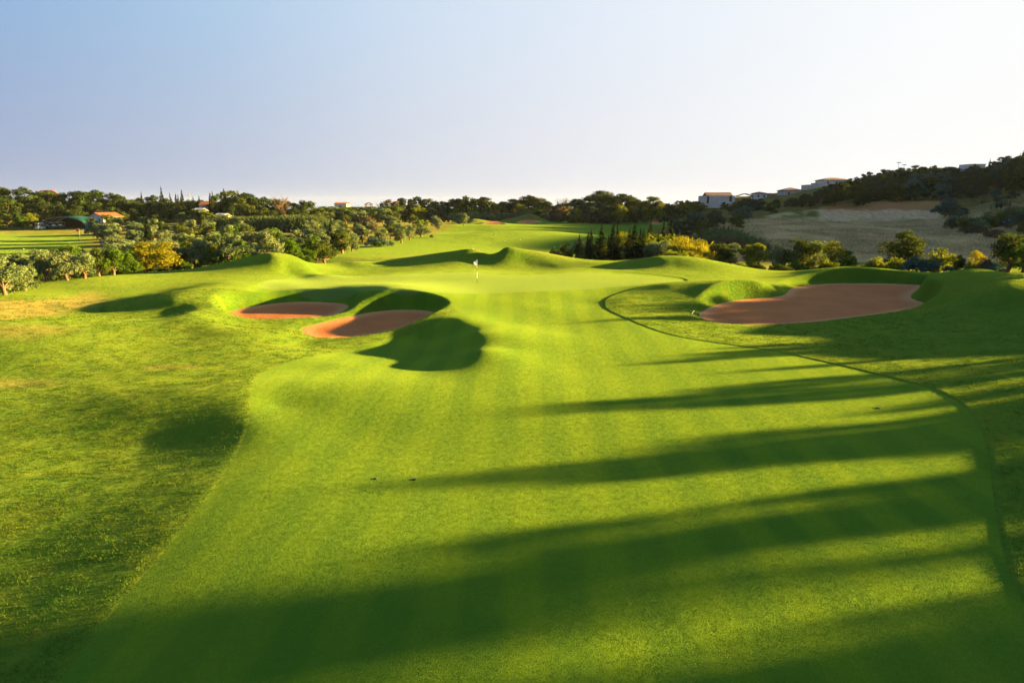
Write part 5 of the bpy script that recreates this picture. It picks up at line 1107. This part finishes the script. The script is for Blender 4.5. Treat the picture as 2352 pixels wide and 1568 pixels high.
# the low sky: humid evening air, blue away from the sun and white towards it
tc = nt.nodes.new('ShaderNodeTexCoord'); sx = nt.nodes.new('ShaderNodeSeparateXYZ'); nt.links.new(tc.outputs['Generated'], sx.inputs[0])
hl = n.math('SQRT', n.math('ADD', n.math('MULTIPLY', sx.outputs[0], sx.outputs[0]), n.math('MULTIPLY', sx.outputs[1], sx.outputs[1])))
dt = n.math('ADD', n.math('MULTIPLY', sx.outputs[0], d[0]), n.math('ADD', n.math('MULTIPLY', sx.outputs[1], d[1]), n.math('MULTIPLY', sx.outputs[2], d[2])))
def cr(f, stops):
    nd = nt.nodes.new('ShaderNodeValToRGB'); nt.links.new(f, nd.inputs[0]); e = nd.color_ramp.elements
    nd.color_ramp.interpolation = 'EASE' if False else 'LINEAR'
    while len(e) < len(stops): e.new(.5)
    for k, (p, c) in zip(e, stops):
        k.position = p; k.color = tuple((x / 255 / 12.92 if x / 255 < .04045 else ((x / 255 + .055) / 1.055) ** 2.4) for x in c) + (1,)
    return nd.outputs[0]
f = n.math('MULTIPLY', n.math('ADD', dt, 1.0), .5)
lowc = cr(f, [(0, (142,154,186)), (.28, (162,175,205)), (.42, (190,198,218)), (.52, (212,216,228)), (.64, (232,232,238)), (.8, (250,250,250)), (1, (255,255,252))])
topc = cr(f, [(0, (105,148,198)), (.28, (132,174,218)), (.42, (170,202,232)), (.54, (204,222,242)), (.68, (228,238,250)), (.84, (250,253,255)), (1, (255,255,255))])
el = n.ramp(sx.outputs[2], .0, .30)
low = n.mix(el, lowc, topc)
k = 1 / (2 ** EXPO * .15)
low = n.mix(1.0, low, (k, k, k, 1), 'MULTIPLY')
SKYK = .30
ns = n.mix(1.0, sky.outputs[0], (SKYK * .8, SKYK, SKYK * 1.2, 1), 'MULTIPLY')
col = n.mix(n.ramp(sx.outputs[2], .32, .6), low, ns)
nt.links.new(col, bg.inputs[0]); bg.inputs[1].default_value = .15
if HAZE:
    hm = bpy.data.materials.new('haze'); hm.use_nodes = True; hn = hm.node_tree
    for nd in list(hn.nodes): hn.nodes.remove(nd)
    ho = hn.nodes.new('ShaderNodeOutputMaterial'); pv = hn.nodes.new('ShaderNodeVolumePrincipled')
    pv.inputs['Color'].default_value = (.78, .86, 1.0, 1); pv.inputs['Density'].default_value = HAZE; pv.inputs['Anisotropy'].default_value = .1
    hn.links.new(pv.outputs[0], ho.inputs['Volume']); M['haze'] = hm
    zt0 = max(float(Z_TOP.max()) + 14, 45)
    tag(part('haze', box(-2500, 2500, -300, 5200, -60, zt0), 'haze'), 'thin evening haze over the land', 'haze', kind='stuff')
vs = bpy.context.scene.view_settings; vs.view_transform = 'Standard'; vs.look = 'None'; vs.exposure = EXPO; vs.gamma = 1
bpy.context.scene.cycles.use_denoising = DENOISE
bpy.context.scene.cycles.sample_clamp_direct = .2; bpy.context.scene.cycles.sample_clamp_indirect = .12; bpy.context.scene.cycles.max_bounces = 5; bpy.context.scene.cycles.diffuse_bounces = 2; bpy.context.scene.cycles.transparent_max_bounces = 4; bpy.context.scene.cycles.transmission_bounces = 2; bpy.context.scene.cycles.glossy_bounces = 2
